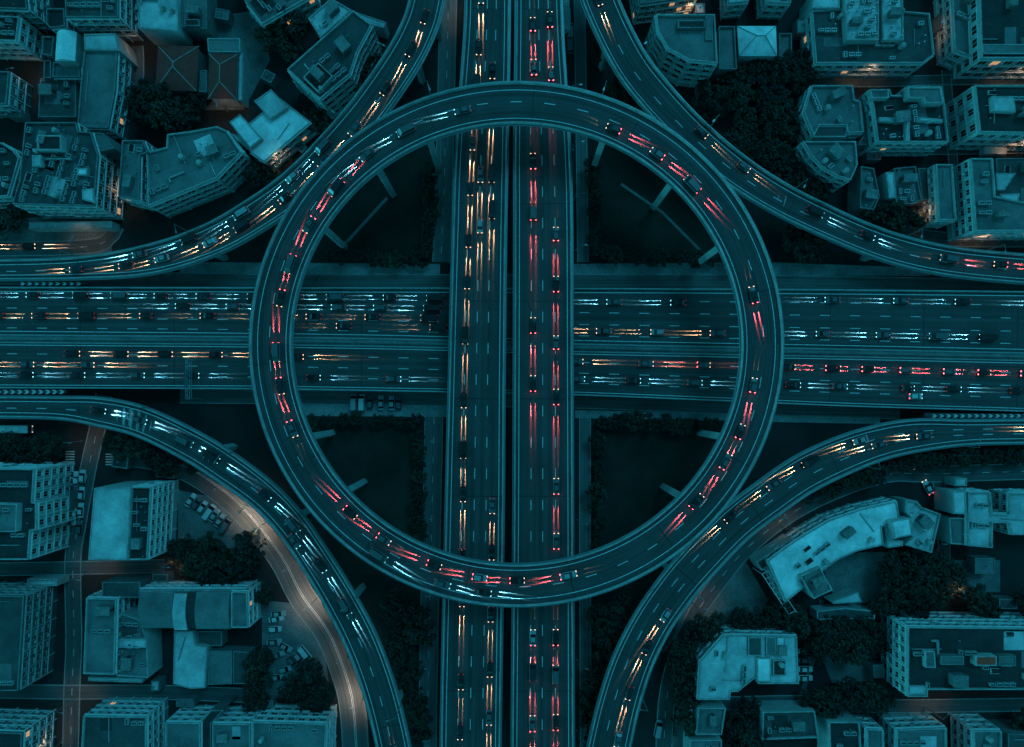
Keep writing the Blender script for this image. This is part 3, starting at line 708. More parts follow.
# ------------------------------------------------------------------ buildings
WIN = {}
CURT = mat('curtained_glass', (.11,.11,.11), .4, .3, .3)
DIMG = mat('grey_glass', (.04,.042,.044), .2, .3, .3)
def window_mesh(w_, h_, lit, fr, var=0):
    k = (w_, h_, lit, fr, var)
    if k not in WIN:
        mb = MB(); t = .12
        for a in ((-w_/2-t, 0, -t, -w_/2, .14, h_+t), (w_/2, 0, -t, w_/2+t, .14, h_+t), (-w_/2, 0, -t, w_/2, .2, 0), (-w_/2, 0, h_, w_/2, .14, h_+t)): mb.box(*a[:3], *a[3:], 0)
        if var == 1: mb.box(-w_/2-.1, .14, -.25, w_/2+.1, .75, -.1, 0); mb.box(-w_/2-.1, .68, -.1, w_/2+.1, .75, .75, 0)
        if var == 2: mb.box(w_/2-.9, .14, -.6, w_/2-.1, .55, -.05, 0)
        mb.box(-w_/2, -.01, 0, w_/2, .03, h_, 1); mb.box(-.04, .03, 0, .04, .08, h_, 0)
        WIN[k] = mb.mesh('window', [fr, LITW if lit else (GLASS, CURT, DIMG)[var]])
    return WIN[k]
def ccw(p):
    p = [Vector((q[0], q[1])) for q in p]
    return p if area(p) > 0 else p[::-1]
ACM = None
def clutter_meshes():
    d = {}
    mb = MB(); mb.box(-.8,-.55,.12,.8,.55,1.15); mb.cyl((-.32,0,1.15),(-.32,0,1.24),.3,.3,10,1); mb.cyl((.36,0,1.15),(.36,0,1.24),.3,.3,10,1)
    for x in (-.7,.6): mb.box(x,-.5,0,x+.1,.5,.12)
    d['air_conditioner'] = mb.mesh('air_conditioner', [DUCTM, DARKM])
    mb = MB(); mb.cyl((0,0,.3),(0,0,1.9),.75,.75,14); mb.cyl((0,0,1.9),(0,0,2.15),.75,.2,14); mb.box(-.7,-.7,0,.7,.7,.3,1); d['water_tank'] = mb.mesh('water_tank', [W_LIGHT, CONC_D])
    mb = MB(); mb.box(-1.8,-1.4,0,1.8,1.4,2.4); mb.box(-1.95,-1.55,2.4,1.95,1.55,2.6,1); mb.box(1.8,-.5,.05,1.84,.45,2.05,2); d['stair_house'] = mb.mesh('stair_house', [W_MID, CAP_D, DARKM])
    mb = MB(); mb.box(-2.5,-.3,.25,2.5,.3,.75); mb.box(2.0,-.3,.25,2.5,1.8,.75); 
    for x in (-2,0,1.6): mb.box(x,-.25,0,x+.12,.25,.25)
    d['duct'] = mb.mesh('duct', DUCTM)
    mb = MB(); mb.box(-1.2,-.8,0,1.2,.8,.3); mb.face([(-1.1,-.7,.3),(1.1,-.7,.3),(1.1,0,.75),(-1.1,0,.75)],1); mb.face([(1.1,.7,.3),(-1.1,.7,.3),(-1.1,0,.75),(1.1,0,.75)],1)
    mb.face([(-1.1,-.7,.3),(-1.1,0,.75),(-1.1,.7,.3)],0); mb.face([(1.1,.7,.3),(1.1,0,.75),(1.1,-.7,.3)],0); d['skylight'] = mb.mesh('skylight', [TRIM, GLASS])
    mb = MB(); mb.cyl((0,0,0),(0,0,1.1),.12,.12,8); mb.cyl((0,0,1.1),(0,0,1.3),.25,.2,8); d['vent_pipe'] = mb.mesh('vent_pipe', METAL)
    return d
CL = clutter_meshes()
FOOT = []
bn = [0]
def block(root, px, h, roof, wall, win=None, par=.8, top_z=None, budget=[0], clutter=0, base=0.0, hidden_windows=False, ledge=True, trim=TRIM, lit=.05, rs=None, seams=0):
    rs = rs or random.Random(len(FOOT)*7+3)
    zt = h+par; wp = ccw([P(x, y, zt) for x, y in px]); FOOT.append(wp)
    O = root.location; mb = MB()
    inn = inset(wp, .35); n = len(wp)
    for i in range(n):
        a, b = wp[i-1], wp[i]; c, d = inn[i-1], inn[i]
        mb.face([(a.x,a.y,base-.1 if base == 0 else base),(b.x,b.y,base-.1 if base == 0 else base),(b.x,b.y,zt),(a.x,a.y,zt)])
        mb.face([(a.x,a.y,zt),(b.x,b.y,zt),(d.x,d.y,zt),(c.x,c.y,zt)], 1)
        mb.face([(c.x,c.y,zt),(d.x,d.y,zt),(d.x,d.y,h-.1),(c.x,c.y,h-.1)])
    w_o = mb.obj('wall', [wall, CAP_D if wall in (W_MID, W_DARK) else CAP], root)
    mb = MB(); mb.face([(p.x,p.y,h) for p in inn])
    mb.obj('roof', roof, root)
    ar = abs(area(inn))
    if ar > 60 and clutter is not None:
        bx = (min(p.x for p in wp), min(p.y for p in wp), max(p.x for p in wp), max(p.y for p in wp)); e0 = (wp[1]-wp[0]); a0 = math.atan2(e0.y, e0.x)
        used = []
        for k in range(int(min(14, 3+ar/60))):
            x = rs.uniform(bx[0], bx[2]); y = rs.uniform(bx[1], bx[3]); a_ = rs.uniform(1.2, 4.5); b_ = rs.uniform(.8, 3)
            if inside(inn, x, y) and seg_dist(inn, x, y) > max(a_, b_)*1.05 and all(math.dist((x,y), u[:2]) > u[2]+a_ for u in used):
                M = Matrix.Translation((x, y, h)) @ Matrix.Rotation(a0, 4, 'Z'); mb = MB(); mb.box(-a_, -b_, -.02, a_, b_, .03, 0, M); used.append((x, y, a_))
                mb.obj('roof_patch', rs.choice([R_GREY, R_MID, R_DARK, R_MID, R_LIGHT] if roof not in (R_PALE, R_LIGHT) else [R_MID, R_LIGHT, R_PALE]), root)
        for k in range(int(min(7, 1+ar/90))):
            x = rs.uniform(bx[0], bx[2]); y = rs.uniform(bx[1], bx[3]); L_ = rs.uniform(4, 10); q_ = a0+rs.choice([0, PI/2]); x2 = x+math.cos(q_)*L_; y2 = y+math.sin(q_)*L_
            if all(inside(inn, x+(x2-x)*t/4, y+(y2-y)*t/4) for t in range(5)):
                mb = MB(); mb.cyl((x,y,h+.25),(x2,y2,h+.25),.14,.14,6); mb.cyl((x,y,h),(x,y,h+.3),.14,.14,6); mb.cyl((x2,y2,h),(x2,y2,h+.3),.14,.14,6); mb.obj('pipe', rs.choice([METAL, CONC]), root)
    if seams:
        # standing seams across the roof, along its first edge
        e = (wp[1]-wp[0]).normalized(); q = Vector((-e.y, e.x)); mb = MB(); L = (wp[1]-wp[0]).length
        k = seams
        while k < L-.5:
            o_ = wp[0]+e*k; ts = [t_*.5 for t_ in range(1, 120) if inside(inn, o_.x+q.x*t_*.5, o_.y+q.y*t_*.5)]
            if ts:
                a = o_+q*ts[0]; b = o_+q*ts[-1]; M = Matrix.Translation((a.x, a.y, h)) @ Matrix.Rotation(math.atan2(q.y, q.x), 4, 'Z')
                mb.box(0, -.06, -.02, (b-a).length, .06, .09, 0, M)
            k += seams
        if mb.f: mb.obj('roof_seam', roof, root)
    if win:
        ww, wh, gap, fl = win; left = 100-root.get('_n', 0); frm = MB(); put = []
        for i in range(n):
            a, b = wp[i-1], wp[i]; L = (b-a).length
            if L < 2.6: continue
            e = (b-a)/L; nr = Vector((e.y, -e.x)); mid = (a+b)/2
            vis = nr.dot(-mid) > 1.0
            if not vis: continue
            nf = max(1, int((h-base-.6)/fl)); nc = max(1, int((L-.8)/gap)); ang = math.atan2(e.y, e.x)
            for f_ in range(nf):
                z = h-(f_+1)*fl+.9
                for c_ in range(nc):
                    p = a+e*((c_+.5)*L/nc); put.append((mid.length, z, p, ang, nr))
            if ledge:
                M = Matrix.Translation((a.x, a.y, 0)) @ Matrix.Rotation(ang, 4, 'Z')
                for f_ in range(nf+1):
                    z = h-f_*fl-.05
                    if z > base+.5: frm.box(.02, -.32, z-.16, L-.02, -.004, z+.10, 0, M)
                for c_ in range(0, nc+1, 2 if nc > 3 else 1):
                    x = min(max(c_*L/nc, .15), L-.15); frm.box(x-.13, -.26, base+.02, x+.13, -.005, h-.3, 0, M)
        step = 1
        if len(put) > left: put = sorted(put, key=lambda q: -q[1])[:left]
        for m_, z, p, ang, nr in put:
            o_ = inst('window', window_mesh(ww, wh, rs.random() < lit*.2, trim, rs.choice([0,0,0,0,1,2])), root, (p.x+nr.x*.012-O.x, p.y+nr.y*.012-O.y, z), ang+PI)
        root['_n'] = root.get('_n', 0)+len(put)
        if frm.f: frm.obj('facade_frame', trim, root)
    if clutter:
        clutter = int(clutter*2.3+2)
        box = (min(p.x for p in wp), min(p.y for p in wp), max(p.x for p in wp), max(p.y for p in wp)); done = []
        e = wp[1]-wp[0]; ang = math.atan2(e.y, e.x); tries = 0
        bag = ['stair_house'] + ['air_conditioner']*7 + ['duct']*2 + ['water_tank']*2 + ['skylight']*2 + ['vent_pipe']*3
        while len(done) < clutter and tries < clutter*25:
            tries += 1; x = rs.uniform(box[0], box[2]); y = rs.uniform(box[1], box[3]); kd = bag[0] if not done and clutter > 3 else rs.choice(bag[1:])
            r_ = {'stair_house': 2.6, 'duct': 2.9, 'water_tank': 1.2, 'skylight': 1.6, 'air_conditioner': 1.1, 'vent_pipe': .5}[kd]
            if inside(inn, x, y) and seg_dist(inn, x, y) > r_*.9 and all(math.dist((x,y), q[:2]) > r_+q[2] for q in done):
                z_ = rs.uniform(.75, 1.1) if kd == 'stair_house' else 1; inst(kd, CL[kd], root, (x-O.x, y-O.y, h), ang+rs.choice([0, PI/2, PI]), (z_, z_*rs.choice([.75,1]), z_)); done.append((x, y, r_))
                if kd == 'air_conditioner' and rs.random() < .7:
                    for q in range(rs.randint(1, 4)):
                        x2 = x+math.cos(ang)*1.9*(q+1); y2 = y+math.sin(ang)*1.9*(q+1)
                        if inside(inn, x2, y2) and seg_dist(inn, x2, y2) > 1 and all(math.dist((x2,y2), q_[:2]) > 1.0+q_[2]*.6 for q_ in done):
                            inst(kd, CL[kd], root, (x2-O.x, y2-O.y, h), ang); done.append((x2, y2, .8))
    return w_o
def hip(root, px, h, roof, wall, rise=2.2, over=.5):
    zt = h; wp = ccw([P(x, y, zt) for x, y in px]); O = root.location; FOOT.append(wp); mb = MB(); inn = inset(wp, over)
    for i in range(4):
        a, b = inn[i-1], inn[i]; mb.face([(a.x,a.y,-.1),(b.x,b.y,-.1),(b.x,b.y,h-.02),(a.x,a.y,h-.02)])
    mb.obj('wall', wall, root); mb = MB()
    e0 = (wp[1]-wp[0]).length; e1 = (wp[2]-wp[1]).length
    if e0 < e1: wp = wp[1:]+wp[:1]; e0, e1 = e1, e0
    m1 = (wp[3]+wp[0])/2; m2 = (wp[1]+wp[2])/2; d = (m2-m1).normalized()*min(e1/2, (m2-m1).length*.45); r1 = m1+d; r2 = m2-d; v = lambda p, z: (p.x, p.y, z)
    mb.face([v(wp[0],h),v(wp[1],h),v(r2,h+rise),v(r1,h+rise)]); mb.face([v(wp[2],h),v(wp[3],h),v(r1,h+rise),v(r2,h+rise)])
    mb.face([v(wp[1],h),v(wp[2],h),v(r2,h+rise)]); mb.face([v(wp[3],h),v(wp[0],h),v(r1,h+rise)]); mb.face([v(p,h) for p in wp][::-1])
    for a, b in ((wp[0],r1),(wp[3],r1),(wp[1],r2),(wp[2],r2),(r1,r2)):
        za = h if a in wp else h+rise; mb.cyl((a.x,a.y,za+.04),(b.x,b.y,h+rise+.06),.13,.13,5,1)
    mb.obj('roof', [roof, CONC], root)
def barrel(root, px, h, roof, rise=1.6, n=10, wall=W_LIGHT, base=0):
    """px = quad a,b,c,d ; vault axis runs a->b ... d->c"""
    q = [P(x, y, h) for x, y in px]; O = root.location; mb = MB(); A, B, C, D = q; FOOT.append(ccw(q))
    rows = []
    for k in range(n+1):
        t = k/n; z = h+rise*math.sin(PI*t); rows.append((A.lerp(D, t)*1.0, B.lerp(C, t)*1.0, z))
    for k in range(n):
        a, b, z = rows[k]; c, d, z2 = rows[k+1]; mb.face([(a.x,a.y,z),(b.x,b.y,z),(d.x,d.y,z2),(c.x,c.y,z2)])
    for s_ in (0, 1): mb.face([(r[s_].x, r[s_].y, r[2]) for r in rows])
    mb.obj('vaulted_roof', roof, root)
    mb = MB()
    for i in range(4): a, b = q[i-1], q[i]; mb.face([(a.x,a.y,base),(b.x,b.y,base),(b.x,b.y,h),(a.x,a.y,h)])
    mb.obj('wall', wall, root)
def B_(px, label, name='building', cat='building'):
    xs_ = [p[0] for p in px]; ys_ = [p[1] for p in px]
    q = P(sum(xs_)/len(xs_), sum(ys_)/len(ys_), 10); q.z = 0
    return empty(name, q, label, cat)
def simple(label, px, h, roof, wall, win=(1.5,1.5,2.6,3.1), clutter=4, name='building', extra=(), **kw):
    r = B_(px, label, name); block(r, px, h, roof, wall, win, clutter=clutter, **kw)
    for e in extra:
        if e[0] == 'box':   # raised volume on the roof or annex: px, base, top
            block(r, e[1], e[3], e[4], e[5], None, base=e[2], par=e[6] if len(e) > 6 else .35, clutter=e[7] if len(e) > 7 else 0)
        elif e[0] == 'blk': block(r, e[1], e[2], e[3], e[4], (1.5,1.5,2.6,3.1), clutter=e[5] if len(e) > 5 else 0)
    return r
def rect(x0, y0, x1, y1): return [(x0,y0),(x1,y0),(x1,y1),(x0,y1)]

# --- north-west quarter
simple('dark flat-roofed building cut by the north-west corner of the picture', [(-60,-40),(22,-40),(27,9),(-60,6)], 12, R_DARK, W_DARK, clutter=6)
simple('small dark-roofed building with pale ribbed east wall, below the corner building', [(-60,14),(19,16),(16,41),(-60,38)], 11, R_DARK, W_LIGHT, clutter=5)
simple('grey-walled building at the west edge with a pale east wall', [(-60,71),(9,71),(6,104),(-60,104)], 9, R_GREY, W_MID, clutter=3)
simple('tall block with many balconies and a dark parapeted roof at the north edge', rect(65,-50,118,17), 12.5, R_GREY, W_MID, win=(1.7,1.7,2.8,3.0), clutter=7)
simple('small dark square building leaning against the tall north-west block', [(46,8),(64,8),(65,26),(50,28),(46,24)], 9, R_DARK, W_MID, clutter=1)
r = simple('long teal-roofed hall with a pale northern head and lit shopfront', [(84,50),(117,50),(115,90),(108,128),(77,127),(80,90)], 9, R_MID, W_MID, clutter=0, lit=.25, seams=9,
           extra=(('box',[(84,34),(115,33),(119,50),(84,49)],0,10,R_LIGHT,W_LIGHT),))
r = B_([(56,32),(76,32),(81,74),(53,72)], 'pale house with a vaulted roof west of the long hall'); barrel(r, [(57,32),(55,61),(75,61),(77,32)], 9, R_PALE, 1.4)
block(r, [(53,62),(79,62),(80,77),(52,77)], 5.5, R_MID, W_MID, (1.2,1.3,2.6,3)); block(r, [(42,36),(54,36),(52,56),(42,54)], 6.5, R_GREY, W_MID, None, clutter=1); block(r, [(44,60),(51,60),(51,78),(43,78)], 5, R_GREY, W_MID, None)
simple('low teal-roofed shed north of the large cluttered roof', [(40,80),(76,80),(76,117),(38,117)], 4, R_GREY, W_MID, win=None, clutter=2, par=.2)
simple('pale-walled block with a step in its light roof at the north edge', [(139,-50),(177,-50),(178,31),(138,28)], 9, R_LIGHT, W_LIGHT, win=None, clutter=2, par=.4,
       extra=(('box',[(180,-50),(206,-50),(207,29),(182,27)],0,7,R_MID,W_MID,.4,1),('box',[(184,19),(199,19),(200,26),(185,26)],7,8.2,R_DARK,W_DARK,.2)))
r = B_([(158,46),(200,46),(197,91),(156,90)], 'red-brown hipped roof house, the wider of two side by side', 'house'); hip(r, [(158,46),(199,46),(196,91),(155,90)], 6.5, R_BROWN, W_MID, 2.5)
r = B_([(208,54),(240,53),(237,100),(208,100)], 'red-brown hipped roof house, the narrower one with a flat pale porch', 'house'); hip(r, [(209,54),(238,54),(236,99),(208,99)], 6.5, R_BROWN, W_LIGHT, 2.2)
block(r, [(207,38),(240,38),(240,52),(208,52)], 6, R_MID, W_LIGHT, None, par=.3); block(r, [(200,70),(207,70),(207,92),(199,92)], 5, R_MID, W_MID, None, par=.2); block(r, [(239,53),(243,53),(242,100),(238,100)], 5.2, R_LIGHT, W_LIGHT, None, par=.1)
r = simple('bright angular villa with overlapping pale roof slabs beside the north-west slip road', [(233,136),(280,98),(311,122),(264,162),(250,152)], 8, R_PALE, W_LIGHT, clutter=0, lit=.3, par=.3,
       extra=(('box',[(229,122),(240,114),(262,138),(250,148)],0,9.5,R_PALE,W_LIGHT,.2),('box',[(254,101),(271,89),(288,107),(270,119)],0,9.3,R_LIGHT,W_LIGHT,.2)))
r = simple('slanted office with a dark roof and a screened plant deck, corner facing south', [(287,69),(353,10),(372,24),(357,52),(350,74),(320,99)], 13, R_GREY, W_LIGHT, win=(2.2,1.4,3.0,3.1), clutter=4,
       extra=(('box',[(303,77),(318,62),(333,76),(318,92)],13,14.6,R_DARK,W_LIGHT,.5,5),('box',[(308,18),(331,-2),(352,10),(321,37)],0,10,R_LIGHT,W_LIGHT,.4,2),('box',[(356,12),(386,22),(384,28),(368,24)],0,6,R_LIGHT,W_LIGHT,.2)))
r = simple('slanted building with a pale roof frame and lit windows at the north edge', [(231,-30),(300,-50),(314,-6),(262,24),(246,4)], 9, R_MID, W_LIGHT, clutter=7, lit=.3)
r = simple('large block with a cluttered dark roof and lit east face near the west edge', [(25,122),(76,122),(78,131),(91,132),(98,155),(94,206),(12,204),(19,180)], 14, R_GREY, W_MID, win=(1.8,1.7,2.8,3.2), clutter=22, lit=.08,
       extra=(('box',[(37,135),(61,135),(61,150),(37,150)],14,16,R_DARK,W_LIGHT,.6,3),('box',[(32,155),(41,155),(41,166),(32,166)],14,15.6,R_LIGHT,W_LIGHT,.1),('box',[(42,157),(69,157),(69,158.5),(42,158.5)],14,15.4,TRIM,TRIM,.05),
              ('box',[(77,168),(87,168),(87,175),(77,175)],14,15.2,R_PALE,W_LIGHT,.1),('box',[(82,190),(93,188),(94,203),(82,199)],14,15.3,R_LIGHT,W_LIGHT,.1),('box',[(92,132),(103,133),(114,148),(98,152)],0,13,R_MID,W_MID,.3)))
simple('low pale canopy strip in front of the large cluttered block', [(29,222),(112,221),(112,228),(29,229)], 4, R_LIGHT, W_LIGHT, win=None, clutter=0, par=.15, name='canopy')
r = simple('faceted block with a plain teal roof and a striped south front', [(146,152),(166,147),(167,134),(190,131),(217,126),(226,130),(241,152),(216,178),(148,206)], 12, R_MID, W_LIGHT, win=(2.4,1.4,3.2,3.1), clutter=6,
       extra=(('blk',[(122,140),(143,140),(148,152),(140,155),(139,200),(118,196)],12.6,R_MID,W_MID,2),))
simple('dark roofed building at the west edge beside the cluttered block', [(-60,135),(0,142),(13,150),(19,158),(8,196),(-60,200)], 10, R_DARK, W_LIGHT, clutter=5)
# --- north-east quarter
r = simple('curved office with white-framed windows and a plain roof beside the north-east slip road', [(656,14),(715,14),(718,63),(690,60),(668,48),(658,31)], 15, R_MID, W_LIGHT, win=(1.9,1.6,2.5,3.0), clutter=0,
       extra=(('box',[(678,20),(705,20),(705,28),(678,28)],15,16.4,R_DARK,W_DARK,.1),('box',[(705.5,16),(713,16),(713,40),(705.5,40)],15,15.5,R_MID,W_MID,.1)))
simple('flat teal annex joined to the east side of the curved office', [(719,26),(735,26),(737,69),(719,69)], 7, R_MID, W_MID, win=None, clutter=1)
r = B_([(737,26),(776,26),(777,57),(739,56)], 'pale pyramid-roofed pavilion east of the curved office', 'pavilion'); hip(r, [(737,26),(776,26),(777,56),(739,56)], 8, R_PALE, W_LIGHT, 3, .3)
simple('small flat teal building beside the pale pyramid roof', rect(779,33,792,57), 5, R_MID, W_MID, win=None, clutter=1)
simple('lit-fronted building north of the curved office at the top edge', [(632,-50),(700,-50),(698,-4),(640,4)], 10, R_MID, W_MID, clutter=4, lit=.3)
simple('narrow pale building at the top edge, right of the lit-fronted one', [(727,-50),(752,-50),(749,1),(729,3)], 8, R_LIGHT, W_LIGHT, clutter=2, lit=.15)
simple('small building at the top edge with a frame roof and lit base', [(765,-50),(796,-50),(791,3),(767,2)], 8, R_LIGHT, W_LIGHT, clutter=4, lit=.2)
r = simple('big flat block with rows of fans on a raised pale plant deck', [(812,10),(843,8),(905,8),(905,11),(930,13),(935,54),(923,63),(816,63)], 8.5, R_GREY, W_LIGHT, win=(1.7,1.5,3,3.1), clutter=9, lit=.3,
       extra=(('box',[(844,-6),(879,-6),(879,40),(847,40)],8.5,10.5,R_LIGHT,W_LIGHT,.5,10),('box',[(882,-6),(903,-6),(904,40),(883,40)],8.5,10.5,R_LIGHT,W_LIGHT,.5,7),('box',[(814,-10),(840,-10),(840,8),(812,8)],0,9.5,R_LIGHT,W_LIGHT,.4,2)))
r = simple('huge dark-roofed block with a broad pale rim in the north-east corner', [(978,-60),(1100,-60),(1100,58),(982,58)], 12, R_DARK, W_LIGHT, win=(2.4,2.2,3.6,3.6), clutter=3, lit=.3, par=1.1,
       extra=(('blk',[(950,-50),(976,-50),(981,60),(955,50)],8,R_MID,W_LIGHT,2),('box',[(981,44),(1100,44),(1100,54),(984,54)],12,12.4,R_MID,R_MID,.1)))
r = simple('teal-roofed block with a notched corner south of the fan-roofed block', [(812,85),(853,85),(855,99),(861,101),(864,132),(848,133),(846,125),(820,125),(814,136),(804,112)], 9, R_MID, W_LIGHT, clutter=2,
       extra=(('box',[(818,124),(848,124),(846,137),(813,137)],0,9,R_GREY,W_LIGHT,.2),))
simple('teal-roofed block with a rounded window front facing the slip road', [(803,141),(856,141),(858,164),(851,180),(838,176),(824,168),(812,156)], 11, R_MID, W_LIGHT, win=(1.7,1.5,2.4,3), clutter=2)
r = simple('dark-roofed block wrapped by pale parapet walls and L-shaped screens', [(870,89),(890,89),(892,95),(908,95),(907,86),(942,86),(945,104),(949,142),(878,142),(874,110)], 11, R_DARK, W_LIGHT, clutter=9, lit=.08,
       extra=(('box',[(870,89),(889,89),(889,98),(872,98)],11,13,R_MID,W_LIGHT,.3),('box',[(908,87),(941,87),(944,103),(926,103),(924,98),(909,98)],11,13.5,R_MID,W_LIGHT,.4),
              ('box',[(880,117),(910,118),(910,141),(906,141),(906,122),(880,121)],11,12.4,R_LIGHT,W_LIGHT,.1),('box',[(919,117),(943,119),(943,122),(919,121)],11,12.2,TRIM,TRIM,.1)))
simple('low teal infill between the notched block and the dark-roofed block', [(862,108),(872,108),(876,144),(858,145),(864,134)], 7, R_MID, W_MID, win=None, clutter=0)
r = simple('dark-roofed block at the east edge with a tall white grid on its west face', [(975,85),(1100,85),(1100,134),(980,132)], 13, R_DARK, W_LIGHT, win=(1.8,2.4,3.2,4), clutter=6,
       extra=(('box',[(992,96),(1014,96),(1016,112),(993,111)],13,14.5,R_LIGHT,W_LIGHT,.1),))
r = simple('pale-rimmed courtyard block with slanted skylight roofs at the east edge', [(971,158),(993,158),(996,196),(1100,217),(1100,230),(976,231)], 12, R_MID, W_LIGHT, win=(1.6,1.5,2.4,3), clutter=4, lit=.06,
       extra=(('box',[(996,158),(1100,158),(1100,216),(998,214)],0,9,R_GREY,W_MID,.3,6),('box',[(996,173),(1016,173),(1005,190),(997,190)],9,11,R_LIGHT,W_LIGHT,.1),('box',[(1000,194),(1020,193),(1018,204),(1002,204)],9,11,R_LIGHT,W_LIGHT,.1)))
simple('narrow pale flat-roofed slab west of the courtyard block', [(936,164),(953,164),(957,220),(939,220)], 9, R_MID, W_LIGHT, win=(1.2,1.3,2.4,3), clutter=1)
simple('low teal-roofed building behind the rounded window front', [(861,166),(874,168),(880,196),(874,210),(860,208)], 7, R_MID, W_MID, win=None, clutter=1)
r = simple('low roofs with a pale ridge strip between the round front and the narrow slab', [(894,168),(916,166),(922,200),(914,204),(896,204)], 7, R_MID, W_MID, win=None, clutter=3,
       extra=(('box',[(886,172),(894,172),(896,198),(889,198)],0,8,R_LIGHT,W_LIGHT,.1),('box',[(918,168),(932,168),(934,200),(922,200)],0,6,R_GREY,W_MID,.2,2)))
# --- south-west quarter
r = simple('tall block with a white window grid on its east face at the west edge', [(-60,468),(34,469),(32,502),(36,503),(36,530),(30,531),(28,560),(-60,560)], 17, R_DARK, W_LIGHT, win=(1.5,1.9,2.7,3.2), clutter=9,
       extra=(('box',[(-30,502),(17,504),(16,532),(-30,532)],17,19,R_MID,W_LIGHT,.2,1),))
r = simple('office with a pale roof half, a dark roof half and a gridded east face', [(131,487),(151,487),(147,560),(127,560)], 15.5, R_DARK, W_LIGHT, win=(1.4,1.6,2.5,3.0), clutter=4, lit=.01,
       extra=(('box',[(94,488),(131,487),(127,560),(88,560)],0,16.4,R_LIGHT,W_LIGHT,.25),))
r = simple('dark-roofed tower with dense windows at the west edge south of the cross street', [(-60,595),(24,596),(18,691),(-60,691)], 14, R_GREY, W_DARK, win=(1.2,1.4,2.5,2.8), clutter=4, trim=W_LIGHT)
simple('white flat canopy north of the tower with dense windows', rect(27,579,57,586), 5, R_LIGHT, W_LIGHT, win=None, clutter=0, name='canopy')
r = simple('complex of teal roofs with a long plain western wing', [(86,598),(116,599),(114,675),(83,674)], 10, R_MID, W_LIGHT, win=(1.3,1.4,2.6,3), clutter=1, seams=12,
       extra=(('box',[(117,612),(140,620),(147,640),(148,678),(116,676)],0,8,R_MID,W_LIGHT,.4,4),('box',[(102,582),(140,582),(140,598),(102,597)],0,8.5,R_GREY,W_MID,.4,1),('box',[(118,639),(146,639),(146,648),(118,648)],8,9.2,R_LIGHT,W_LIGHT,.3,2),
              ('box',[(88,677),(144,678),(142,683),(88,681)],0,6,R_LIGHT,W_LIGHT,.2)))
r = B_([(140,592),(247,592),(248,628),(139,629)], 'long vaulted hall with a pale cross band and a gridded east end')
barrel(r, [(140,592),(174,593),(174,628),(140,628)], 10, R_MID, 1.2, wall=W_LIGHT); barrel(r, [(174.3,594),(187,594),(187,630),(174.3,630)], 10.3, R_LIGHT, 1.2, wall=W_LIGHT); barrel(r, [(187.3,593),(196,593),(196,628),(187.3,628)], 10, R_DARK, 1.2, wall=W_DARK); barrel(r, [(196.3,593),(230,593),(230,629),(196.3,629)], 10, R_MID, 1.2, wall=W_LIGHT)
block(r, [(231,592),(247,592),(248,628),(231,628)], 10, R_MID, W_LIGHT, (1.2,2.2,2,3.2), clutter=0); block(r, [(140,588.5),(246,588.5),(246,591.5),(140,591.5)], 9, R_MID, W_LIGHT, (1.6,1.6,2.6,3), clutter=0, par=.1)
r = simple('low pale wing reaching south from the long vaulted hall', [(174,631),(193,631),(195,645),(207,647),(205,688),(190,689),(173,684)], 5.5, R_LIGHT, W_LIGHT, win=None, clutter=0, par=.2,
       extra=(('box',[(208,651),(232,651),(232,684),(208,685)],0,4.5,R_MID,W_MID,.2),('box',[(233,651),(250,652),(248,684),(233,684)],0,4.3,R_GREY,W_MID,.2),('box',[(197,631),(222,631),(222,646),(210,646),(198,643)],0,4,R_GREY,W_MID,.2)))
simple('dark-roofed block at the south edge with a lit corner', [(83,716),(146,717),(146,800),(78,800)], 12, R_GREY, W_LIGHT, win=(1.4,1.6,2.4,3), clutter=3, lit=.04)
r = simple('two pale roofs split by a dark strip at the south edge', [(165,723),(200,723),(200,800),(165,800)], 11, R_MID, W_LIGHT, win=(1.6,1.6,2.6,3), clutter=1,
       extra=(('blk',[(212,724),(250,724),(250,800),(212,800)],11,R_MID,W_LIGHT,1),('box',[(201,722),(211,710),(224,710),(211,724),(211,800),(201,800)],0,10.4,R_DARK,W_DARK,.2)))
simple('teal-roofed block beside the warm side road at the south edge', [(252,722),(326,724),(324,800),(252,800)], 11.5, R_MID, W_LIGHT, win=(1.8,2,2.8,3.2), clutter=7, lit=.05)
simple('dark building in the south-west corner with a lit upper wall', [(-60,730),(22,733),(19,800),(-60,800)], 14, R_DARK, W_DARK, clutter=4, lit=.12)
# --- south-east quarter
r = B_([(770,570),(800,530),(860,515),(900,510)], 'long curved building with a bright speckled roof in the south-east')
block(r, [(768,561),(785,548),(806,534),(830,520),(862,509),(897,501),(901,523),(882,527),(884,545),(858,551),(838,560),(822,572),(804,588),(786,602)], 8.5, R_PALE, W_LIGHT, (1.6,1.6,2.6,3), clutter=5, par=.4)
block(r, [(756,562),(792,538),(797,546),(762,571)], 6, R_GREY, W_LIGHT, None, clutter=3, par=.8)
block(r, [(800,576),(820,567),(833,590),(814,599)], 10, R_MID, W_LIGHT, None, clutter=1, par=.3); block(r, [(891,521),(910,518),(913,535),(895,539)], 11, R_PALE, W_LIGHT, None, par=.2); block(r, [(885,524),(890,524),(894,540),(903,541),(903,546),(888,548)], 8.5, R_LIGHT, W_LIGHT, None, par=.3)
mb = MB()
for k in range(9):
    a = P(762+k*3.4, 574+k*5.0, 7.5); b = P(768+k*3.4, 571+k*5.0, 7.5); mb.cyl(a, b, .12, .12, 5)
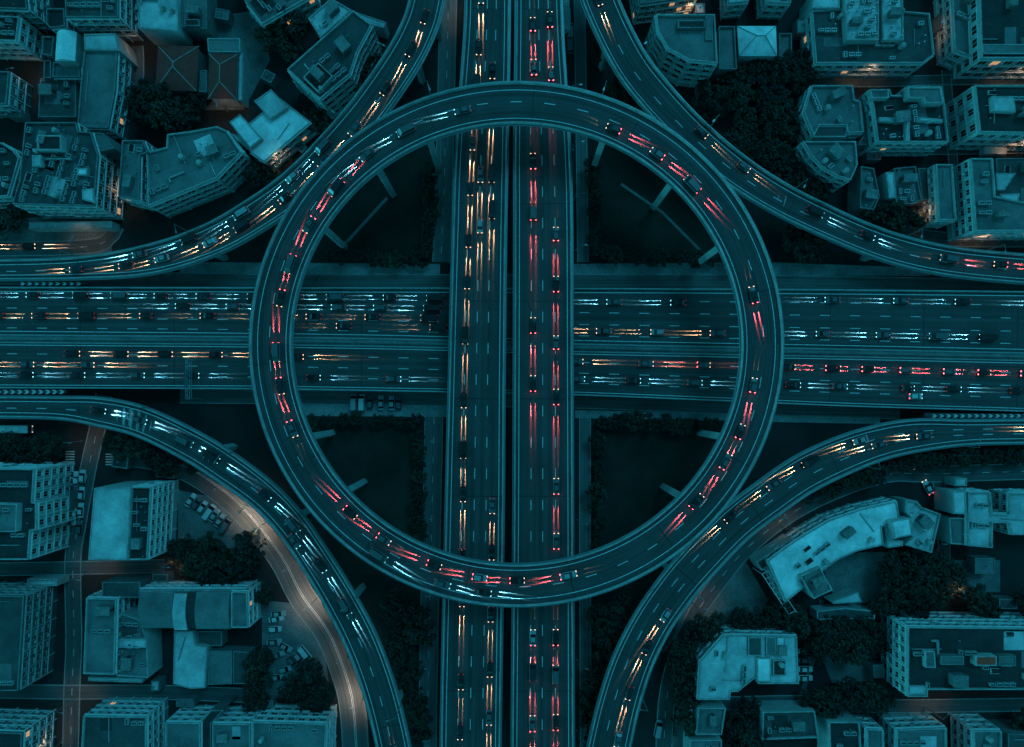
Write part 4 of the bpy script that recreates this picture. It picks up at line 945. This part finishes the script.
for (a, b) in (((762,574),(790,616)), ((768,571),(797,613))): mb.cyl(P(*a, 7.5), P(*b, 7.5), .15, .15, 6); mb.cyl(P(*a, 7.5), Vector((P(*a, 7.5).x, P(*a, 7.5).y, 0)), .15, .15, 6); mb.cyl(P(*b, 7.5), Vector((P(*b, 7.5).x, P(*b, 7.5).y, 0)), .15, .15, 6)
mb.obj('pergola', TRIM, r)
simple('fan-shaped teal roof at the east end of the curved speckled roof', [(906,500),(917,501),(922,507),(941,514),(932,553),(905,545),(913,537),(910,517),(905,512)], 8, R_LIGHT, W_LIGHT, win=None, clutter=4)
r = simple('cluster of pale roofs around dark yards at the east edge', [(968,492),(991,492),(993,514),(1010,514),(1010,493),(1100,493),(1100,535),(1012,535),(1010,523),(993,523),(993,548),(968,546)], 8, R_LIGHT, W_LIGHT, clutter=5,
       extra=(('box',[(953,491),(966,491),(967,514),(954,514)],0,9,R_LIGHT,W_LIGHT,.3),('box',[(949,518),(966,518),(967,545),(951,544)],0,7,R_MID,W_LIGHT,.5,2),('box',[(955,478),(967,478),(967,486),(955,486)],0,5,R_LIGHT,W_LIGHT,.2)))
r = simple('pale building bent round a dark yard in the south-east, cut-off corner', [(724,635),(797,636),(799,684),(758,684),(758,676),(738,692),(731,692),(730,700),(698,700),(700,662)], 9, R_LIGHT, W_LIGHT, clutter=3, win=(1.5,1.5,2.6,3), par=.5,
       extra=(('box',[(748,637),(762,637),(762,656),(748,656)],9,9.5,R_GREY,R_GREY,.1),('box',[(766,637),(776,637),(776,656),(766,656)],9,9.5,R_MID,R_MID,.1),('box',[(777,637),(785,637),(785,656),(777,656)],9,9.8,R_PALE,W_LIGHT,.1),
              ('box',[(757,658),(771,658),(771,682),(757,682)],9,9.9,R_PALE,W_LIGHT,.1),('box',[(773,660),(786,660),(786,676),(773,676)],9,9.6,R_DARK,W_LIGHT,.2)))
simple('grey-roofed southern annex below the bent pale building', [(698,708),(726,708),(722,735),(696,735)], 8, R_MID, W_LIGHT, win=None, clutter=2)
simple('flat grey-roofed annex in the corner below the southern annex', [(690,740),(722,740),(722,800),(688,800)], 7, R_MID, W_LIGHT, win=None, clutter=1)
r = simple('long dark-roofed block with a rust-coloured roof box at the east edge', [(908,627),(1100,629),(1100,690),(928,690),(928,697),(908,697)], 13.5, R_DARK, W_LIGHT, win=(1.5,1.7,2.6,3.2), clutter=10, lit=.01,
       extra=(('box',[(925,651),(935,651),(936,668),(926,668)],13.5,15,R_MID,W_LIGHT,.3),('box',[(941,656),(964,656),(964,665),(941,665)],13.5,15.5,R_MID,W_MID,.2),('box',[(976,656),(997,656),(997,666),(976,666)],13.5,16,mat('rust_sheet',(.75,.07,.03),.8,.2),W_LIGHT,.1),
              ('box',[(999,656),(1016,656),(1016,666),(999,666)],13.5,15.5,R_MID,W_MID,.2),('box',[(909,686),(926,686),(926,695),(909,695)],13.5,14,R_LIGHT,W_LIGHT,.2)))
simple('low shed with small boxes along its pale edge in the south-east', [(817,611),(845,608),(875,611),(875,619),(817,620)], 5, R_GREY, W_LIGHT, win=None, clutter=5, par=.2)
simple('pale fan-shaped canopy north of the low shed', [(831,602),(858,592),(862,602),(834,604)], 5, R_LIGHT, W_LIGHT, win=None, clutter=0, par=.1, name='canopy')
r = simple('pair of pale-fronted roofs under the warm lamp at the south edge', [(897,730),(947,728),(948,800),(897,800)], 9.5, R_MID, W_LIGHT, clutter=3, extra=(('blk',[(867,729),(884,730),(885,800),(868,800)],9,R_MID,W_LIGHT,1),))
simple('dark-roofed house west of the pale-fronted pair at the south edge', [(829,722),(860,722),(864,800),(832,800)], 8, R_DARK, W_LIGHT, win=None, clutter=3)
simple('teal-roofed building in the south-east corner', [(974,731),(1002,731),(1003,800),(975,800)], 10, R_MID, W_LIGHT, clutter=1, extra=(('box',[(1008,734),(1100,735),(1100,800),(1008,800)],0,9,R_GREY,W_MID,.4,2),))
simple('low dark-roofed building south of the bent pale building', [(763,712),(815,711),(819,738),(762,740)], 7, R_GREY, W_LIGHT, win=None, clutter=2)
simple('small pale pump house beside the court yard', [(955,581),(965,581),(965,590),(955,590)], 4, R_LIGHT, W_LIGHT, win=None, clutter=0, par=.1)
simple('small grey garage west of the long dark-roofed block', [(873,665),(884,664),(885,678),(874,678)], 4, R_MID, W_MID, win=None, clutter=0, par=.1, name='garage')

def outb(x, y, w_, d_, a, h, roof, label):
    c, s_ = math.cos(a), math.sin(a); px = [(x+c*u-s_*v, y+s_*u+c*v) for u, v in ((-w_,-d_),(w_,-d_),(w_,d_),(-w_,d_))]
    r = B_(px, label, 'outbuilding', 'outbuilding'); block(r, px, h, roof, W_MID, None, par=.15); inst('vent_pipe', CL['vent_pipe'], r, (P(x,y,h).x-r.location.x, P(x,y,h).y-r.location.y, h))
for a in ((222,14,7,5,.2,3.5,R_MID,'small teal outbuilding in the yard east of the step-roofed block'),(268,76,6,5,.5,4,R_GREY,'small grey outbuilding on the plot west of the slanted office'),
          (14,113,7,4,0,4,R_MID,'small teal outbuilding between cluttered block and west edge trees'),(300,146,6,4,.7,3.5,R_GREY,'small grey outbuilding behind the bright angular villa'),
          (802,26,5,7,0,4,R_LIGHT,'small pale outbuilding west of the fan-roofed block'),(704,86,6,4,.1,3.5,R_GREY,'small grey outbuilding at the foot of the curved office'),
          (874,156,7,4,0,4,R_MID,'small teal outbuilding on the lane south of the dark wrapped roof'),(160,578,8,4,0,3.5,R_GREY,'small grey outbuilding north of the long vaulted hall'),
          (268,705,5,5,0,3.5,R_MID,'small teal outbuilding at the south end of the tree-shaded car park'),(120,462,8,6,.15,4,R_DARK,'small dark outbuilding with rounded yard by the zebra crossing'),
          (165,474,9,4,.1,3.5,R_DARK,'small dark outbuilding at the north-east corner of the gridded office'),(712,566,6,5,.6,3.5,R_MID,'small teal outbuilding on the paved yard west of the curved pale building'),
          (985,566,10,8,0,4,R_MID,'broad low teal outbuilding in the yard below the eastern pale roofs'),(1008,604,9,5,0,4,R_GREY,'small grey outbuilding north of the long dark-roofed block'),
          (862,706,6,4,0,3,R_GREY,'small grey outbuilding on the southern lane'),(185,703,9,4,0,3.5,R_MID,'small teal outbuilding south of the long pale wing'),
          (155,686,4,5,0,4,R_LIGHT,'small pale outbuilding beside the complex of teal roofs'),(700,8,5,5,0,4,R_LIGHT,'small pale outbuilding at the top edge beside the lit-fronted building'),
          (945,20,4,8,0,4,R_GREY,'small grey outbuilding west of the huge north-east block'),(66,500,4,9,0,4,R_MID,'narrow teal outbuilding against the white window grid')):
    outb(*a)

LAMPS = []
for x, y, rz, lb in ((133,58,0,'lit warm street lamp between the tall corner block and the red hipped roof'),(82,441,0,'lit warm street lamp by the zebra crossing in the west'),
        (780,525,2,'lit warm street lamp at the west tip of the curved pale building'),(925,706,1,'lit warm street lamp south of the long dark-roofed block'),
        (932,212,4,'lit warm street lamp on the lane between two eastern blocks'),(75,699,0,'lit warm street lamp at the south-west crossroads'),
        (88,250,1,'lit warm street lamp on the north-west side street'),(690,600,0,'lit warm street lamp beside the south-east slip road'),(450,12,0,'lit warm street lamp at the north end of the west frontage street'),
        (1010,150,2,'lit warm street lamp near the eastern cross street'),(945,40,3,'lit warm street lamp west of the big north-east block'),
        (90,572,0,'lit warm street lamp at the west cross street'),(105,205,1,'lit warm street lamp at the south-east foot of the large cluttered block'),(290,152,4,'lit warm street lamp at the south-east foot of the bright angular villa'),(226,104,5,'lit warm street lamp south of the narrower red-brown house'),(855,78,1,'lit warm street lamp in front of the fan-roofed block'),(1004,78,1,'lit warm street lamp in front of the huge north-east block'),(960,226,0,'lit warm street lamp at the south-west foot of the courtyard block'),(950,590,2,'lit warm street lamp in the park above the long dark-roofed block'),(62,742,2,'lit warm street lamp at the bottom of the west street'),(176,560,0,'lit warm street lamp behind the gridded office'), (25,85,0,'lit warm street lamp among trees near the north-west corner'),(690,22,2,'lit warm street lamp north of the curved white-framed office')):
    q0 = P(x, y, 0); best = None
    for k in range(240):
        rad = .5*math.sqrt(k)*1.0; q = q0+Vector((math.cos(k*2.4), math.sin(k*2.4), 0))*rad; tip = q+Vector((math.cos(rz), math.sin(rz), 0))*2.6
        if all(not inside(f, v.x, v.y) and seg_dist(f, v.x, v.y) > .8 for f in FOOT for v in (q, tip) if abs(f[0].x-v.x) < 90 and abs(f[0].y-v.y) < 90): best = q; break
    if best: LAMPS.append(best); lamp(best, rz, lb, None, lit=warm_lo)

# ------------------------------------------------------------------ trees
rt = random.Random(3)
def crown_mesh(seed, lm, dens=34, fl=1.0):
    r_ = random.Random(seed); mb = MB()
    cs = []
    for k in range(dens):
        a = r_.uniform(0, 2*PI); rr = 3.6*math.sqrt(r_.random()); z = 5.2+r_.uniform(-1.4, 2.2)*(1-(rr/4.6)**2)*fl
        cs.append((rr*math.cos(a)*r_.uniform(.8,1.15), rr*math.sin(a), z, r_.uniform(.7, 1.35)))
    for x, y, z, s in cs:
        for j in range(34):
            d = Vector((r_.gauss(0,1), r_.gauss(0,1), r_.gauss(.25,.8))).normalized(); c = Vector((x,y,z))+d*s*r_.uniform(.55,1.05)
            nrm = (d+Vector((r_.uniform(-.6,.6), r_.uniform(-.6,.6), r_.uniform(0,.8)))).normalized(); u = nrm.orthogonal().normalized(); v = nrm.cross(u); q = r_.uniform(.16,.34)
            a_ = r_.uniform(0, PI); u2 = (u*math.cos(a_)+v*math.sin(a_))*q*1.5; v2 = (v*math.cos(a_)-u*math.sin(a_))*q
            mb.face([c-u2, c-v2, c+u2, c+v2])
    return mb.mesh('crown', lm)
def trunk_mesh(seed):
    r_ = random.Random(seed); mb = MB(); mb.cyl((0,0,-.2),(.1,.05,3.4),.28,.18,8)
    for k in range(6):
        a = k*PI/3+r_.uniform(-.3,.3); rr = r_.uniform(1.2,2.6); mb.cyl((.1,.05,2.6+k*.15),(rr*math.cos(a), rr*math.sin(a), r_.uniform(4.6,6)), .13, .04, 6)
    return mb.mesh('trunk', BARK)
CM = [crown_mesh(k, LEAFM[k % 3], 30+3*k) for k in range(6)]; TMm = [trunk_mesh(k) for k in range(3)]
ROADS = [(RTL,), (RTR,), (RBL,), (RBR,)]
def tree_ok(p, r_):
    for f in FOOT:
        if inside(f, p.x, p.y) or seg_dist(f, p.x, p.y) < r_*.45: return False
    if any(math.hypot(q.x-p.x, q.y-p.y) < r_+1.5 for q in LAMPS): return False
    for R in (RTL, RTR, RBL, RBR, RN, RS):
        for i in range(0, R.n, 3):
            if R.p[i].z < 9.5 and math.hypot(R.p[i].x-p.x, R.p[i].y-p.y) < R.w[i]+r_*.8: return False
    return True
def grove(phrase, pts, sc=(.8, 1.2)):
    pts = sorted(pts); k = 0; keep = []
    for x, y in pts:
        p = P(x, y, 0); s = rt.uniform(*sc)
        if tree_ok(p, 3.6*s): keep.append((p, s))
    for k, (p, s) in enumerate(keep):
        word = ['deep green','dull green','olive green']; ci = rt.randrange(6)
        sz = 'large' if s > 1.08 else 'small' if s < .8 else 'round'
        r = empty('leafy_tree', p, f'{sz} {word[ci%3].split()[0]} tree, {ORD[k]} from west, {phrase}', 'tree', 'trees '+phrase, rt.uniform(0, 6.28)); r.scale = (s, s, s*rt.uniform(.85, 1.1))
        inst('trunk', TMm[ci % 3], r, (0,0,0)); inst('crown', CM[ci], r, (0,0,0))
def scat(x0, y0, x1, y1, n, dmin=7.5):
    out = []; t = 0
    while len(out) < n and t < n*40:
        t += 1; q = (rt.uniform(x0, x1), rt.uniform(y0, y1))
        if all(math.dist(q, o) > dmin for o in out): out.append(q)
    return out
def row(x0, y0, x1, y1, n, j=2.6): return [(x0+(x1-x0)*k/(n-1)+rt.uniform(-j, j), y0+(y1-y0)*k/(n-1)+rt.uniform(-j, j)) for k in range(n)]
grove('east of the long hall', scat(106,88,128,128,6))
grove('in the court south of the red roofs', scat(130,96,205,126,14))
grove('on the lawn north of the slanted office', scat(268,32,304,64,7), (.9,1.3))
grove('between slanted office and slip road', scat(355,48,385,95,7)+[(330,122),(338,112),(322,128)])
grove('in the gap beside the north-west corner', scat(8,46,36,66,5)+scat(12,88,36,116,5))
grove('beside the bright angular villa', scat(244,60,254,110,5,8)+[(262,176),(275,180)])
grove('by the west edge under the cluttered block', scat(0,205,28,232,5))
grove('south of the curved office', scat(722,68,800,118,20)+scat(700,92,724,120,5))
grove('on the slope east of the north-east slip road', scat(730,118,790,165,17))
grove('below the rounded window front', scat(775,165,850,196,13)+scat(858,210,880,224,3))
grove('south of the low ridge roofs', scat(880,202,930,226,9))
grove('between the north-east slip road and the highway', scat(785,228,860,262,15)+row(870,262,925,268,6))
grove('beside the fan-roofed block street', scat(850,70,892,78,4)+scat(800,10,806,66,3)+row(895,152,930,154,5))
grove('along the north edge of the slip road grounds', scat(612,80,640,118,5)+scat(596,20,606,60,3))
grove('along the south hedge of the north-west lawn', row(332,258,424,262,11)+row(431,170,430,250,8), (.4,.75))
grove('along the hedge of the north-east lawn', row(594,165,594,250,8)+row(604,257,735,262,13), (.4,.75))
grove('along the hedge of the south-west lawn', row(384,421,418,424,5)+row(421,436,419,552,13)+row(312,420,376,420,5), (.35,.7))
grove('along the hedge of the south-east lawn', row(602,422,720,426,14)+row(598,438,596,560,10), (.4,.8))
grove('by the zebra crossing under the south-west slip road', scat(112,430,160,452,9)+scat(160,448,205,470,6))
grove('along the lane under the west slip road', row(2,444,72,446,9)+row(0,457,60,458,7), (.6,.95))
grove('beside the gridded office car park', scat(165,538,258,584,22))
grove('in the tree-shaded car park', scat(312,640,330,708,6)+scat(255,650,268,700,4)+scat(288,670,330,708,6)+[(262,610),(266,590)])
grove('on the dark verge west of the west frontage street', scat(394,590,424,700,14)+scat(408,700,420,745,4))
grove('on the verge east of the east frontage street', scat(594,600,622,650,7)+scat(590,652,602,740,8))
grove('beside the street under the south-east slip road', scat(676,640,696,715,11)+scat(640,620,668,640,2))
grove('in the dark yard of the bent pale building', scat(728,696,755,745,8))
grove('between bent pale and curved speckled buildings', scat(724,606,800,632,14)+scat(690,618,722,632,3))
grove('in the court between low shed and pale bend', scat(802,622,868,648,14)+scat(806,684,872,698,9))
grove('in the park north of the long dark-roofed block', scat(872,556,942,612,24)+scat(944,592,1020,614,11))
grove('south of the east slip road', row(800,493,880,466,7)+row(890,455,1020,456,12)+row(900,465,940,462,3), (.6,.9))
grove('around the southern lane', row(880,716,900,718,2)+row(960,716,1020,712,6)+scat(870,630,886,660,3)+row(826,704,842,708,2))
